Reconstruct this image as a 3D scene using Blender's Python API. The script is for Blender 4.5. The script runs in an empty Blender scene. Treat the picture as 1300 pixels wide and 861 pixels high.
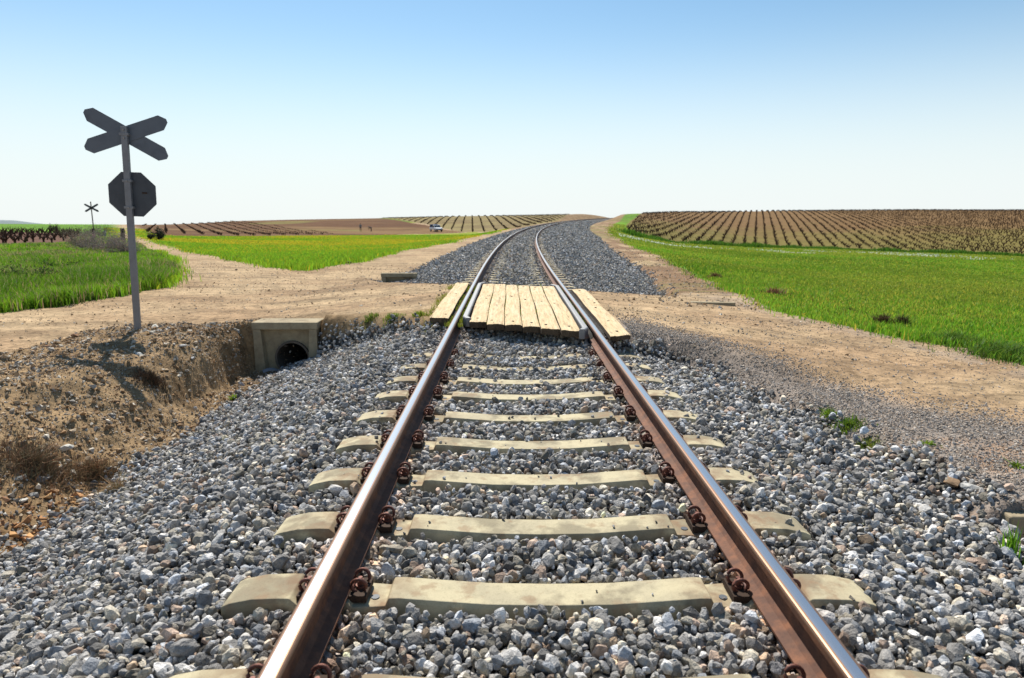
import bpy, bmesh, math, random
import numpy as np
from mathutils import Vector, Matrix, noise as mnoise

random.seed(7)
RNG = np.random.default_rng(11)
SC = bpy.context.scene
COL = SC.collection
R = math.radians

# ------------------------------------------------------------------ camera, sky, sun, exposure
CAM = np.array([-0.157, 0.0, 1.333]); PITCH = R(10.52); YAW = R(-0.2); F = 846.0 / 1300.0
cd = bpy.data.cameras.new('camera'); cam = bpy.data.objects.new('camera', cd); COL.objects.link(cam)
cam.location = CAM; cam.rotation_euler = (R(90) - PITCH, 0, YAW)
cd.lens = 36 * F; cd.sensor_width = 36; cd.clip_start = 0.05; cd.clip_end = 12000
cd.dof.use_dof = True; cd.dof.focus_distance = 4.6; cd.dof.aperture_fstop = 3.6
SC.camera = cam

SUN_AZ, SUN_EL = 17.0, 50.0            # azimuth to the left of the track direction
W = bpy.data.worlds.new('World'); SC.world = W; W.use_nodes = True
nt = W.node_tree; bgn = nt.nodes['Background']
sky = nt.nodes.new('ShaderNodeTexSky'); sky.sky_type = 'NISHITA'; sky.sun_disc = False
sky.sun_elevation = R(SUN_EL); sky.sun_rotation = R(-SUN_AZ); sky.altitude = 0
sky.air_density = 1.0; sky.dust_density = 0.25; sky.ozone_density = 1.3
# clear haze low over the land: the sky whitens towards the horizon
geo = nt.nodes.new('ShaderNodeTexCoord'); sepx = nt.nodes.new('ShaderNodeSeparateXYZ'); nt.links.new(geo.outputs['Generated'], sepx.inputs[0])
rmp = nt.nodes.new('ShaderNodeMapRange'); rmp.interpolation_type = 'SMOOTHERSTEP'
for i_, v_ in ((1, -.02), (2, .31), (3, .93), (4, .0)): rmp.inputs[i_].default_value = v_
nt.links.new(sepx.outputs[2], rmp.inputs[0])
hz = nt.nodes.new('ShaderNodeMix'); hz.data_type = 'RGBA'; nt.links.new(rmp.outputs[0], hz.inputs[0]); tn = nt.nodes.new('ShaderNodeMix'); tn.data_type = 'RGBA'; tn.blend_type = 'MULTIPLY'; tn.inputs[0].default_value = 1; tn.inputs[7].default_value = (1.06, 1.27, 1.28, 1)
nt.links.new(sky.outputs[0], tn.inputs[6]); nt.links.new(tn.outputs[2], hz.inputs[6]); hz.inputs[7].default_value = (9.3, 9.85, 9.95, 1)
nt.links.new(hz.outputs[2], bgn.inputs[0]); bgn.inputs[1].default_value = 0.072
sl = bpy.data.lights.new('sun', 'SUN'); sl.energy = 5.0; sl.angle = R(0.5); sl.color = (1, 0.95, 0.86)
sun = bpy.data.objects.new('sun', sl); COL.objects.link(sun)
S = Vector((-math.sin(R(SUN_AZ)) * math.cos(R(SUN_EL)), math.cos(R(SUN_AZ)) * math.cos(R(SUN_EL)), math.sin(R(SUN_EL))))
sun.rotation_euler = S.to_track_quat('Z', 'Y').to_euler()
SC.view_settings.view_transform = 'Standard'; SC.view_settings.look = 'None'
SC.view_settings.exposure = 0.42; SC.view_settings.gamma = 1

# ------------------------------------------------------------------ numpy helpers
def h2(i, j, s):
    n = (i.astype(np.int64) * 374761393 + j.astype(np.int64) * 668265263 + s * 1442695041) & 0xffffffff
    n = ((n ^ (n >> 13)) * 1274126177) & 0xffffffff
    return ((n ^ (n >> 16)) & 0xffff) / 65535.0
def vn(x, y, s=0):
    x = np.asarray(x, float); y = np.asarray(y, float)
    i = np.floor(x); j = np.floor(y); fx = x - i; fy = y - j
    fx = fx * fx * (3 - 2 * fx); fy = fy * fy * (3 - 2 * fy)
    a = h2(i, j, s); b = h2(i + 1, j, s); c = h2(i, j + 1, s); d = h2(i + 1, j + 1, s)
    return (a * (1 - fx) + b * fx) * (1 - fy) + (c * (1 - fx) + d * fx) * fy
def fbm(x, y, s=0, o=4):
    t = 0; a = 1; n = 0
    for k in range(o):
        t = t + a * (vn(x * 2 ** k + 17.3 * k, y * 2 ** k - 9.1 * k, s + k) - .5); n += a; a *= .5
    return t / n * 2            # about -1..1
def ss(x, a, b):
    t = np.clip((np.asarray(x, float) - a) / (b - a), 0, 1); return t * t * (3 - 2 * t)
def lerp(a, b, t): return a + (b - a) * t

def xc(y):
    t = np.maximum(np.asarray(y, float) - 14.0, 0); return t * t / (2 * (560 + 1.5 * t))
def dxc(y): return (xc(np.asarray(y) + .05) - xc(np.asarray(y) - .05)) / .1

# ------------------------------------------------------------------ the lie of the land
PROF = [  # picture column, [(distance, height)]
 (-700, [(10,-.3),(20,-.35),(45,-.5),(80,-.6),(200,-.97),(1000,-14),(5000,-80)]),
 (0,    [(10,-.3),(20,-.35),(45,-.5),(80,-.6),(200,-.97),(1000,-14),(5000,-80)]),
 (150,  [(10,-.3),(20,-.35),(45,-.5),(80,-.7),(200,-1.2),(1000,-16),(5000,-90)]),
 (200,  [(10,-.3),(20,-.35),(60,-.7),(85,-1.1),(130,-1.2),(210,-1.5),(1000,-17),(5000,-90)]),
 (300,  [(10,-.3),(20,-.35),(60,-1.0),(110,-1.8),(150,-1.6),(240,-.55),(300,-1.2),(1000,-20),(5000,-90)]),
 (400,  [(10,-.3),(20,-.35),(60,-1.05),(120,-2.0),(155,-1.9),(250,-.1),(320,-.8),(1000,-20),(5000,-90)]),
 (470,  [(10,-.3),(20,-.35),(60,-1.1),(130,-2.25),(160,-2.2),(260,.25),(350,-1),(1000,-20),(5000,-90)]),
 (600,  [(10,-.3),(20,-.4),(60,-1.1),(150,-2.5),(255,1.25),(350,0),(1000,-20),(5000,-90)]),
 (730,  [(10,-.3),(30,-.5),(100,-.9),(200,0),(300,2.0),(400,.5),(1000,-20),(5000,-90)]),
 (770,  [(10,-.3),(30,-.5),(100,-.9),(200,0),(320,3.1),(420,.6),(1000,-20),(5000,-90)]),
 (800,  [(10,-.3),(30,-.6),(60,-1.0),(110,-2.0),(150,-.6),(230,2.2),(400,0),(1000,-20),(5000,-90)]),
 (850,  [(10,-.3),(30,-.7),(60,-1.4),(130,-3.9),(260,2.7),(400,1),(1000,-20),(5000,-90)]),
 (950,  [(10,-.3),(20,-.6),(60,-1.9),(143,-5.4),(290,3.35),(450,1),(1000,-20),(5000,-90)]),
 (1150, [(10,-.4),(20,-.9),(60,-2.4),(130,-5.8),(300,3.9),(500,1),(1000,-20),(5000,-90)]),
 (1300, [(10,-.5),(20,-1.0),(60,-2.8),(118,-5.8),(300,3.8),(500,1),(1000,-20),(5000,-90)]),
 (2100, [(10,-.5),(20,-1.0),(60,-2.8),(118,-5.8),(300,3.8),(500,1),(1000,-20),(5000,-90)])]
LG = np.linspace(math.log(10), math.log(5000), 400)
UG = np.linspace(-1.6, 1.7, 331)
_t = np.array([np.interp(LG, [math.log(d) for d, z in p], [z for d, z in p]) for c, p in PROF])
_u = np.array([(c - 647) / 846 for c, p in PROF])
TAB = np.array([np.interp(UG, _u, _t[:, k]) for k in range(400)]).T     # (U, L)
_k = np.exp(-np.arange(-8, 9) ** 2 / (2 * 3.5 ** 2)); _k /= _k.sum()
TAB = np.apply_along_axis(lambda r: np.convolve(np.pad(r, 8, 'edge'), _k, 'valid'), 1, TAB)
_k = np.exp(-np.arange(-4, 5) ** 2 / (2 * 1.2 ** 2)); _k /= _k.sum()
TAB = np.apply_along_axis(lambda r: np.convolve(np.pad(r, 4, 'edge'), _k, 'valid'), 0, TAB)
def zfar(x, y):
    yy = np.maximum(y, 10.0)
    u = np.clip((x + .157) / yy, -1.59, 1.69); l = np.log(np.clip(yy, 10, 4990))
    a = (u - UG[0]) / (UG[1] - UG[0]); b = (l - LG[0]) / (LG[1] - LG[0])
    i = np.clip(a.astype(int), 0, len(UG) - 2); j = np.clip(b.astype(int), 0, 398); fa = a - i; fb = b - j
    return (TAB[i, j] * (1 - fa) + TAB[i + 1, j] * fa) * (1 - fb) + (TAB[i, j + 1] * (1 - fa) + TAB[i + 1, j + 1] * fa) * fb
def y_near(x): return np.interp(x, [-4, -3.0, -2.4, -1.2, 0, 1.2, 1.7, 2.5], [9.9, 9.85, 9.5, 8.75, 8.3, 7.7, 7.6, 6.4])
def y_farr(x): return np.interp(x, [-5, -4, -3, -1.3, 1.2, 3.5, 6], [19, 17.2, 15.2, 13.5, 12.2, 12.6, 13.5])
def toe_l(y): return np.interp(y, [0, 9.75, 10.2, 12, 13.5, 16, 18, 24, 400], [3.55, 3.55, 2.5, 2.0, 1.9, 3.1, 4.1, 3.5, 4.0])
def toe_r(y): return np.interp(y, [0, 4.5, 6, 8, 12, 13.5, 22, 60, 400], [2.45, 2.5, 2.2, 1.6, 1.6, 3.2, 4.4, 6.2, 7.0])
def rut_y(x): return np.interp(x, [-30, -14, -6, -1.2, 1.2, 3.0, 5.5, 9, 14], [10.5, 11.2, 11.4, 11.0, 9.9, 8.9, 7.0, 4.6, 1.5])
def ground_z(x, y, micro=True):
    x = np.asarray(x, float); y = np.asarray(y, float)
    zn = np.where(x < 0, -.3, -.25 - .05 * np.maximum(x - 4.5, 0))
    zn = np.maximum(zn, -3)
    z = lerp(zn, zfar(x, y), ss(y, 12, 26))
    s = x - xc(y); sa = np.abs(s)
    e = (1 - ss(sa, 4.5, 12)) * ss(y, 13, 20)
    z = lerp(z, lerp(-.5, -.62, ss(y, 20, 80)), e)
    # rise of the road to the level crossing
    rd = ss(y, y_near(np.clip(x, -4, 2.5)) - .25, y_near(np.clip(x, -4, 2.5)) + .25) * (1 - ss(y, y_farr(np.clip(x, -5, 6)), y_farr(np.clip(x, -5, 6)) + .8))
    zr = np.interp(sa, [0, 1.0, 1.25, 2.5, 4.2], [-.2, -.06, -.035, -.13, -.27])
    onr = rd * (1 - ss(sa, 4.0, 4.6))
    # ballast bed
    tl = toe_l(y); tr = toe_r(y)
    zb_near_l = np.interp(s, [-3.9, -3.55, -3.3, -1.55, 0], [-1.0, -.95, -.88, -.24, -.25])
    zb_far_l = np.interp(sa / np.maximum(tl, .1), [0, .4, 1, 1.1], [-.25, -.22, -.56, -.6])
    zb_r = np.interp(sa / np.maximum(tr, .1), [0, .5, 1, 1.1], [-.25, -.22, -.36, -.38])
    zb_rf = np.interp(sa / np.maximum(tr, .1), [0, .38, 1, 1.1], [-.25, -.22, -.6, -.64])
    zb = np.where(s < 0, np.where(y < 10.5, zb_near_l, zb_far_l), np.where(y < 10.5, zb_r, zb_rf))
    zb = zb - .005 * (y < 12)
    inb = np.where(s < 0, 1 - ss(sa, tl - .05, tl + .15), 1 - ss(sa, tr - .1, tr + .2))
    # ditch on the left, up to the culvert headwall
    w = fbm(x * 1.3, y * 1.3, 5, 3) * .16
    xs = x + w * ss(-x, 3.6, 4.2) * (1 - ss(y, 9.2, 9.7))
    pa = np.interp(xs, [-9, -6.4, -5.3, -4.7, -4.25, -3.85, -3.6, -3.3], [-.3, -.3, -.25, -.33, -.58, -.86, -.97, -.97])
    pb = np.interp(xs, [-9, -6.2, -5.0, -4.35, -4.15, -4.0, -3.6, -3.3], [-.3, -.29, -.26, -.31, -.5, -1.0, -1.05, -1.05])
    pd = lerp(pa, pb, ss(y, 6.6, 8.8))
    dl = (x < -3.02) & (x > -9)
    hw = (x > -3.99) & (x < -3.02)
    step = np.where(hw, ss(y, 10.0, 10.08), ss(y, 9.84, 9.93))
    nearl = 1 - step
    z = np.where(dl, lerp(z, pd, nearl), z)
    z = lerp(z, zb, np.where(x < -3.02, inb * np.where(y < 11, nearl, 1), inb))
    z = np.where((x < -3.3) & (x > -4.6) & (inb > 0) & (y < 10.0), np.maximum(np.minimum(z, 0), np.maximum(pd, zb_near_l)), z)
    onr = np.where(x < -3.02, onr * step, onr)
    z = lerp(z, np.where(sa < 4.6, zr, z), onr)
    z = np.where((x > -4.05) & (x < -2.98) & (y > 9.9) & (y < 10.7), np.minimum(z, -.262 + .1 * ss(y, 10.2, 10.7)), z)
    # pit by the headwall at the right edge
    pit = ss(x, 2.5, 2.6) * (1 - ss(x, 3.6, 3.8)) * ss(y, 2.2, 2.8) * (1 - ss(y, 3.42, 3.5))
    z = z - .42 * pit
    if micro:
        nr = 1 - ss(y, 30, 60)
        z = z - .02 * ((x > -4.0) & (x < -3.0) & (y > 9.95) & (y < 10.3))
        for o_ in (-.75, .75): z = z - .022 * np.exp(-((y - rut_y(x) - o_) / .17) ** 2) * ss(np.abs(x), 1.6, 2.4) * (np.abs(x) < 14)
        mound = ss(-x, 3.3, 3.9) * (1 - ss(y, 9.6, 10.6)) * (1 - ss(-x, 5.9, 6.8))
        z = z + fbm(x * .7, y * .7, 21, 3) * .035 * nr * (1 - inb) * ss(sa, 1.3, 2.2)
        z = z + fbm(x * 4, y * 4, 31, 4) * (.055 * mound + .008 * nr * ss(sa, 1.2, 1.6))
        z = z + np.abs(fbm(x * 9, y * 9, 41, 3)) * .05 * mound
        z = z + fbm(x * .02, y * .02, 51, 3) * .22 * ss(y, 60, 150) * ss(sa, 12, 30)
    return z

cp, sp_ = math.cos(PITCH), math.sin(PITCH)
def at(px, py):
    """where the sight line through a point of the picture meets the ground"""
    a = (px - 650) / 846; b = (py - 430.5) / 846
    d = np.array([a, cp - b * sp_, -sp_ - b * cp])
    cy, sy = math.cos(YAW), math.sin(YAW)
    d = np.array([d[0] * cy - d[1] * sy, d[0] * sy + d[1] * cy, d[2]])
    t = np.exp(np.linspace(math.log(1.2), math.log(3000), 4000))
    P = CAM[None] + d[None] * t[:, None]
    g = ground_z(P[:, 0], P[:, 1], False)
    k = np.argmax(P[:, 2] < g)
    if P[k, 2] >= g[k]: k = len(t) - 1
    k = max(k, 1)
    f0 = P[k - 1, 2] - g[k - 1]; f1 = P[k, 2] - g[k]
    f = f0 / (f0 - f1) if f0 > f1 else 0
    p = P[k - 1] + (P[k] - P[k - 1]) * min(max(f, 0), 1)
    return float(p[0]), float(p[1]), float(ground_z(p[0], p[1]))
def pxd(px, d):
    x = (px - 647) / 846 * d * .985 - .157
    return float(x), float(d), float(ground_z(x, d))
def poly(pts): return [at(*p)[:2] if len(p) == 2 else pxd(p[0], p[2])[:2] for p in pts]
def inside(x, y, P):
    r = np.zeros(x.shape, bool); n = len(P)
    for i in range(n):
        x1, y1 = P[i]; x2, y2 = P[(i + 1) % n]
        if y1 == y2: continue
        c = ((y1 > y) != (y2 > y)) & (x < (x2 - x1) * (y - y1) / (y2 - y1) + x1)
        r ^= c
    return r
def Dd(px, d): return (px, 0, d)
G1 = poly([(-420, 425), (-200, 412), (0, 398), (80, 388), (150, 378), (205, 365), (230, 350), (212, 330), (185, 310), Dd(165, 47), Dd(150, 60), Dd(110, 60), Dd(95, 46), Dd(0, 40), Dd(-500, 36)])
V1 = poly([Dd(-500, 36), Dd(0, 40), Dd(95, 46), Dd(105, 78), Dd(0, 80), Dd(-500, 80)])
G2 = poly([Dd(-900, 80), Dd(0, 80), Dd(105, 78), Dd(110, 60), Dd(149, 60), Dd(150, 110), Dd(152, 400), Dd(-900, 400)])
G3 = poly([Dd(168, 125), Dd(170, 80), (188, 304), (230, 317), (300, 330), (350, 340), (392, 344), (440, 336), (480, 326), (540, 313), (590, 304), Dd(622, 75), Dd(640, 95), Dd(645, 118), Dd(600, 148), Dd(470, 122), Dd(400, 112), Dd(300, 100), Dd(215, 82), Dd(185, 95), Dd(175, 130)])
P1 = poly([Dd(175, 130), Dd(185, 95), Dd(215, 82), Dd(300, 100), Dd(400, 112), Dd(470, 122), Dd(590, 148), Dd(560, 165), Dd(520, 205), Dd(483, 262), Dd(470, 420), Dd(160, 420)])
V2 = poly([Dd(590, 148), Dd(640, 140), Dd(665, 140), Dd(700, 190), Dd(722, 280), Dd(730, 420), Dd(475, 420), Dd(487, 262), Dd(526, 205), Dd(566, 165)])
G4 = poly([(1900, 660), (1600, 565), (1300, 458), (1230, 441), (1130, 426), (1050, 409), (1000, 397), (950, 380), (905, 358), (860, 336), (828, 322), (805, 312), Dd(795, 50), Dd(778, 70), Dd(773, 100), Dd(783, 150), Dd(795, 225), Dd(798, 330),
           Dd(818, 330), Dd(815, 225), Dd(800, 150), Dd(797, 112), Dd(850, 128), Dd(950, 138), Dd(1050, 135), Dd(1150, 128), Dd(1300, 116), Dd(2000, 100)])
V3 = poly([Dd(797, 112), Dd(800, 150), Dd(815, 225), Dd(818, 420), Dd(2000, 420), Dd(2000, 100), Dd(1300, 116), Dd(1150, 128), Dd(1050, 135), Dd(950, 138), Dd(850, 128)])

GROUND, ROAD, FIELD, PLOUGH, VINE, BALLAST = range(6)
def region(x, y):
    wob = .02 * np.clip(y, 4, 60)
    xx = x + fbm(x * 2.2 / (1 + y * .06), y * 2.2 / (1 + y * .06), 61, 4) * wob
    yy = y + fbm(x * 2.2 / (1 + y * .06), y * 2.2 / (1 + y * .06), 71, 4) * wob * 1.5
    c = np.full(x.shape, GROUND)
    s = x - xc(y)
    far = (y > 200)
    c[(x < 0) & (y > 9.9)] = ROAD
    c[(x < -6.1) ] = ROAD
    c[(x > 0)] = ROAD
    mg = (x < 0) & (y < 10.3) & (yy < np.interp(xx, [-7, -6, -5.5, -4, -2.4], [5, 7.2, 9.5, 10.2, 9.9]))
    c[mg & (x > -7.5)] = GROUND
    c[far & ((x < 0) | (x > 150))] = FIELD
    c[far & (x >= 0) & (x <= 150)] = GROUND
    for P, k in ((G1, FIELD), (G2, FIELD), (G3, FIELD), (G4, FIELD), (P1, PLOUGH), (V1, VINE), (V2, VINE), (V3, VINE)):
        c[inside(xx, yy, P)] = k
    tl = toe_l(y) + fbm(x * 3, y * 3, 77, 2) * .15; tr = toe_r(y) + fbm(x * 3, y * 3, 78, 2) * .15
    b = (s > -tl) & (s < tr) & ((y < y_near(np.clip(x, -4, 2.5))) | (y > y_farr(np.clip(x, -5, 6))) | (np.abs(s) < 1.0)) & (y < 330)
    c[b] = BALLAST
    return c

# ------------------------------------------------------------------ object helpers
def tag(o, label=None, cat=None, group=None, kind=None):
    if label: o['label'] = label
    if cat: o['category'] = cat
    if group: o['group'] = group
    if kind: o['kind'] = kind
    return o
def empty(name, loc=(0, 0, 0), rz=0):
    o = bpy.data.objects.new(name, None); COL.objects.link(o); o.location = loc; o.rotation_euler = (0, 0, rz)
    o.empty_display_size = .1
    return o
def npmesh(name, V, Fc, mat, parent=None, col=None, smooth=False, k=3):
    """V (n,3), Fc (m,k) -> one mesh object, optional colour per vertex"""
    me = bpy.data.meshes.new(name); V = np.ascontiguousarray(V, np.float32); Fc = np.ascontiguousarray(Fc, np.int32)
    me.vertices.add(len(V)); me.vertices.foreach_set('co', V.ravel())
    m = len(Fc); me.loops.add(m * k); me.loops.foreach_set('vertex_index', Fc.ravel())
    me.polygons.add(m); me.polygons.foreach_set('loop_start', np.arange(m, dtype=np.int32) * k)
    me.polygons.foreach_set('loop_total', np.full(m, k, np.int32))
    me.polygons.foreach_set('use_smooth', np.full(m, smooth))
    me.update(calc_edges=True)
    if col is not None:
        a = me.color_attributes.new('tint', 'FLOAT_COLOR', 'POINT')
        c4 = np.ones((len(V), 4), np.float32); c4[:, :3] = col; a.data.foreach_set('color', c4.ravel())
    me.materials.append(mat)
    o = bpy.data.objects.new(name, me); COL.objects.link(o)
    if parent: o.parent = parent
    return o
def bmobj(name, bm, mat, parent=None, smooth=False, bevel=0, mats=None):
    me = bpy.data.meshes.new(name); bm.normal_update(); bm.to_mesh(me); bm.free()
    for m in (mats or [mat]): me.materials.append(m)
    if smooth:
        for p in me.polygons: p.use_smooth = True
    o = bpy.data.objects.new(name, me); COL.objects.link(o)
    if parent: o.parent = parent
    if bevel:
        b = o.modifiers.new('bevel', 'BEVEL'); b.width = bevel; b.segments = 2; b.limit_method = 'ANGLE'
    return o
def box(bm, x0, x1, y0, y1, z0, z1, mi=0):
    v = [bm.verts.new(p) for p in ((x0,y0,z0),(x1,y0,z0),(x1,y1,z0),(x0,y1,z0),(x0,y0,z1),(x1,y0,z1),(x1,y1,z1),(x0,y1,z1))]
    for f in ((0,3,2,1),(4,5,6,7),(0,1,5,4),(1,2,6,5),(2,3,7,6),(3,0,4,7)):
        bm.faces.new([v[i] for i in f]).material_index = mi
    return v
def tube(bm, path, r, n=7, cap=True):
    rs = r if hasattr(r, '__len__') else [r] * len(path)
    rings = []; path = [Vector(p) for p in path]
    for i, p in enumerate(path):
        t = (path[min(i + 1, len(path) - 1)] - path[max(i - 1, 0)]).normalized()
        a = Vector((0, 0, 1)) if abs(t.z) < .9 else Vector((1, 0, 0))
        u = t.cross(a).normalized(); w = t.cross(u)
        rings.append([bm.verts.new(p + (u * math.cos(2 * math.pi * k / n) + w * math.sin(2 * math.pi * k / n)) * rs[i]) for k in range(n)])
    for a, b in zip(rings, rings[1:]):
        for k in range(n): bm.faces.new((a[k], a[(k + 1) % n], b[(k + 1) % n], b[k]))
    if cap: bm.faces.new(rings[0][::-1]); bm.faces.new(rings[-1])
def prism(bm, pts, axis, a, b):
    """extrude a 2D outline between a and b; axis 'x' -> pts are (y,z), 'y' -> (x,z), 'z' -> (x,y)"""
    def P(p, c): return {'x': (c, p[0], p[1]), 'y': (p[0], c, p[1]), 'z': (p[0], p[1], c)}[axis]
    A = [bm.verts.new(P(p, a)) for p in pts]; B = [bm.verts.new(P(p, b)) for p in pts]
    n = len(pts)
    for k in range(n): bm.faces.new((A[k], A[(k + 1) % n], B[(k + 1) % n], B[k]))
    bm.faces.new(A[::-1]); bm.faces.new(B)
    bmesh.ops.recalc_face_normals(bm, faces=bm.faces)

# ------------------------------------------------------------------ materials
def mat(name, base, rough=.8, metal=0.0, tint=False, vary=(), bump=(), spec=.3, translucent=0, coord='Object', stretch=(1, 1, 1), ramp=None, rvary=0):
    """vary: list of (scale, detail, colour, lo, hi, strength) layers mixed over the base; bump: list of (scale, detail, strength, dist)"""
    m = bpy.data.materials.new(name); m.use_nodes = True; N = m.node_tree.nodes; L = m.node_tree.links
    b = N['Principled BSDF']; b.inputs['Roughness'].default_value = rough; b.inputs['Metallic'].default_value = metal
    b.inputs['Specular IOR Level'].default_value = spec
    tc = N.new('ShaderNodeTexCoord'); mp = N.new('ShaderNodeMapping'); mp.inputs['Scale'].default_value = stretch
    L.new(tc.outputs[coord], mp.inputs[0])
    if rvary:                                    # every copy gets its own patch of the stains
        oi = N.new('ShaderNodeObjectInfo'); ml = N.new('ShaderNodeMath'); ml.operation = 'MULTIPLY'; ml.inputs[1].default_value = rvary
        L.new(oi.outputs['Random'], ml.inputs[0]); L.new(ml.outputs[0], mp.inputs['Location'])
    if tint:
        at_ = N.new('ShaderNodeVertexColor'); at_.layer_name = 'tint'; cur = at_.outputs[0]
    else:
        rgb = N.new('ShaderNodeRGB'); rgb.outputs[0].default_value = (*base, 1); cur = rgb.outputs[0]
    for (sc, det, colr, lo, hi, st) in vary:
        n = N.new('ShaderNodeTexNoise'); n.inputs['Scale'].default_value = sc; n.inputs['Detail'].default_value = det
        n.inputs['Roughness'].default_value = .6
        L.new(mp.outputs[0], n.inputs['Vector'])
        mr = N.new('ShaderNodeMapRange'); mr.inputs[1].default_value = lo; mr.inputs[2].default_value = hi; mr.inputs[4].default_value = st
        L.new(n.outputs[0], mr.inputs[0])
        mx = N.new('ShaderNodeMix'); mx.data_type = 'RGBA'; L.new(mr.outputs[0], mx.inputs[0])
        if isinstance(colr, (int, float)): mx.blend_type = 'MULTIPLY'; mx.inputs[7].default_value = (colr, colr, colr, 1)
        else: mx.inputs[7].default_value = (*colr, 1)
        L.new(cur, mx.inputs[6]); cur = mx.outputs[2]
    L.new(cur, b.inputs['Base Color'])
    prev = None
    for (sc, det, st, dist) in bump:
        n = N.new('ShaderNodeTexNoise'); n.inputs['Scale'].default_value = sc; n.inputs['Detail'].default_value = det
        L.new(mp.outputs[0], n.inputs['Vector'])
        bp = N.new('ShaderNodeBump'); bp.inputs['Strength'].default_value = st; bp.inputs['Distance'].default_value = dist
        L.new(n.outputs[0], bp.inputs['Height'])
        if prev: L.new(prev, bp.inputs['Normal'])
        prev = bp.outputs[0]
    if prev: L.new(prev, b.inputs['Normal'])
    if translucent:
        tr = N.new('ShaderNodeBsdfTranslucent'); L.new(cur, tr.inputs[0]); ms = N.new('ShaderNodeMixShader'); ms.inputs[0].default_value = translucent
        L.new(b.outputs[0], ms.inputs[1]); L.new(tr.outputs[0], ms.inputs[2]); L.new(ms.outputs[0], N['Material Output'].inputs[0])
    return m
M_soil = mat('soil', (.4, .3, .2), .95, tint=True, vary=[(.9, 6, .72, .4, .65, .8), (3.5, 7, .66, .45, .62, .8), (14, 6, .6, .45, .65, .8), (90, 3, 1.35, .5, .75, .6), (60, 3, .5, .55, .75, .5)],
             bump=[(5, 6, .45, .07), (14, 6, .5, .03), (70, 4, .6, .012)], spec=.1)
M_field = mat('field_soil', (.4, .3, .2), .95, tint=True, vary=[(.25, 6, .7, .4, .65, .8), (2.2, 5, .65, .42, .68, .7), (9, 4, 1.3, .5, .75, .5)],
              bump=[(3, 5, .6, .12), (30, 4, .5, .03)], spec=.1)
M_stone = mat('crushed_stone', (.3, .3, .3), .85, tint=True, vary=[(45, 5, .55, .45, .65, .8), (190, 3, 1.7, .52, .7, .6), (25, 4, 1.35, .5, .7, .6)], bump=[(50, 4, .7, .012), (160, 4, .8, .005)], spec=.3)
M_pebble = mat('pebbles', (.3, .3, .3), .9, tint=True, vary=[(90, 3, .7, .45, .7, .6)], spec=.2)
M_conc = mat('sleeper_concrete', (.52, .45, .29), .85, vary=[(5, 6, (.42, .365, .245), .42, .62, .9), (28, 5, .72, .5, .75, .6), (2.6, 6, (.17, .14, .095), .50, .57, .62), (9, 6, (.30, .20, .12), .55, .64, .6), (150, 2, .7, .55, .7, .6)], rvary=60,
             bump=[(60, 5, .25, .004), (300, 2, .3, .001)], spec=.2)
M_wallc = mat('headwall_concrete', (.40, .33, .215), .9, vary=[(4, 6, (.23, .175, .115), .42, .7, .9), (20, 5, .7, .5, .75, .7), (1.5, 4, (.40, .26, .14), .55, .75, .6)],
              bump=[(30, 6, .4, .01)], spec=.15)
M_rust = mat('rusty_steel', (.10, .042, .024), .75, .15, vary=[(14, 6, (.24, .095, .042), .42, .7, .8), (90, 4, .5, .5, .75, .6), (4, 3, (.10, .05, .03), .5, .7, .5)],
             bump=[(180, 4, .35, .002)], spec=.4)
M_clip = mat('clip_steel', (.16, .055, .035), .6, .35, vary=[(60, 4, (.06, .03, .025), .45, .65, .8)], bump=[(200, 3, .4, .002)], spec=.5)
M_polish = mat('polished_steel', (.50, .51, .53), .26, .9, vary=[(3, 4, (.50, .46, .42), .45, .7, .5), (200, 2, .8, .5, .7, .4)], stretch=(30, .8, 1), spec=.5)
M_edge = mat('rail_corner_steel', (.22, .125, .075), .42, .6, vary=[(5, 5, (.20, .10, .06), .45, .7, .7)], stretch=(4, .8, 1), spec=.5)
M_wood = mat('weathered_plank_wood', (.66, .50, .29), .85, vary=[(7, 7, (.48, .33, .18), .42, .7, .9), (3, 3, (.74, .60, .40), .45, .65, .6), (5, 6, .25, .60, .68, .7), (11, 6, .62, .52, .66, .7), (4, 6, (.30, .22, .13), .56, .72, .7)],
             bump=[(20, 6, .5, .008)], stretch=(5, .35, 5), spec=.15)
M_woodshade = mat('shaded_plank_sides', (.085, .06, .038), .9, vary=[(30, 5, (.16, .11, .07), .5, .7, .7)], bump=[(60, 4, .5, .005)])  # shade on the plank ends and sides, put into the colour as dark brown
M_knot = mat('dark_bolt_iron', (.05, .03, .02), .8, .3)
M_guard = mat('guard_rail_steel', (.27, .265, .26), .5, .35, vary=[(10, 5, (.34, .30, .27), .5, .7, .7)], stretch=(1, .5, 1))
M_galv = mat('galvanised_steel', (.21, .22, .24), .55, .4, vary=[(8, 5, .75, .45, .7, .6), (60, 3, 1.2, .5, .7, .4)], bump=[(60, 3, .1, .002)])
M_signback = mat('sign_back_metal', (.13, .15, .18), .6, .25, vary=[(6, 5, .72, .45, .7, .6)])
M_signback2 = mat('octagon_back_metal', (.075, .085, .10), .6, .25, vary=[(6, 5, .72, .45, .7, .6)])
M_signface = mat('sign_front_white', (.8, .8, .78), .4)
M_signred = mat('sign_front_red', (.55, .03, .03), .4)
M_pipe = mat('pipe_concrete', (.16, .13, .10), .95, vary=[(8, 5, .5, .45, .7, .7)])
M_dark = mat('culvert_dark', (.06, .05, .04), .95)
M_post = mat('old_post_wood', (.05, .035, .028), .9, vary=[(9, 5, (.12, .09, .07), .5, .7, .7)])
M_blade = mat('grass_blades', (.1, .2, .02), .6, tint=True, translucent=.5, spec=.3)
M_twig = mat('dry_twigs', (.3, .2, .1), .9, tint=True, translucent=.1, spec=.1)
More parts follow.
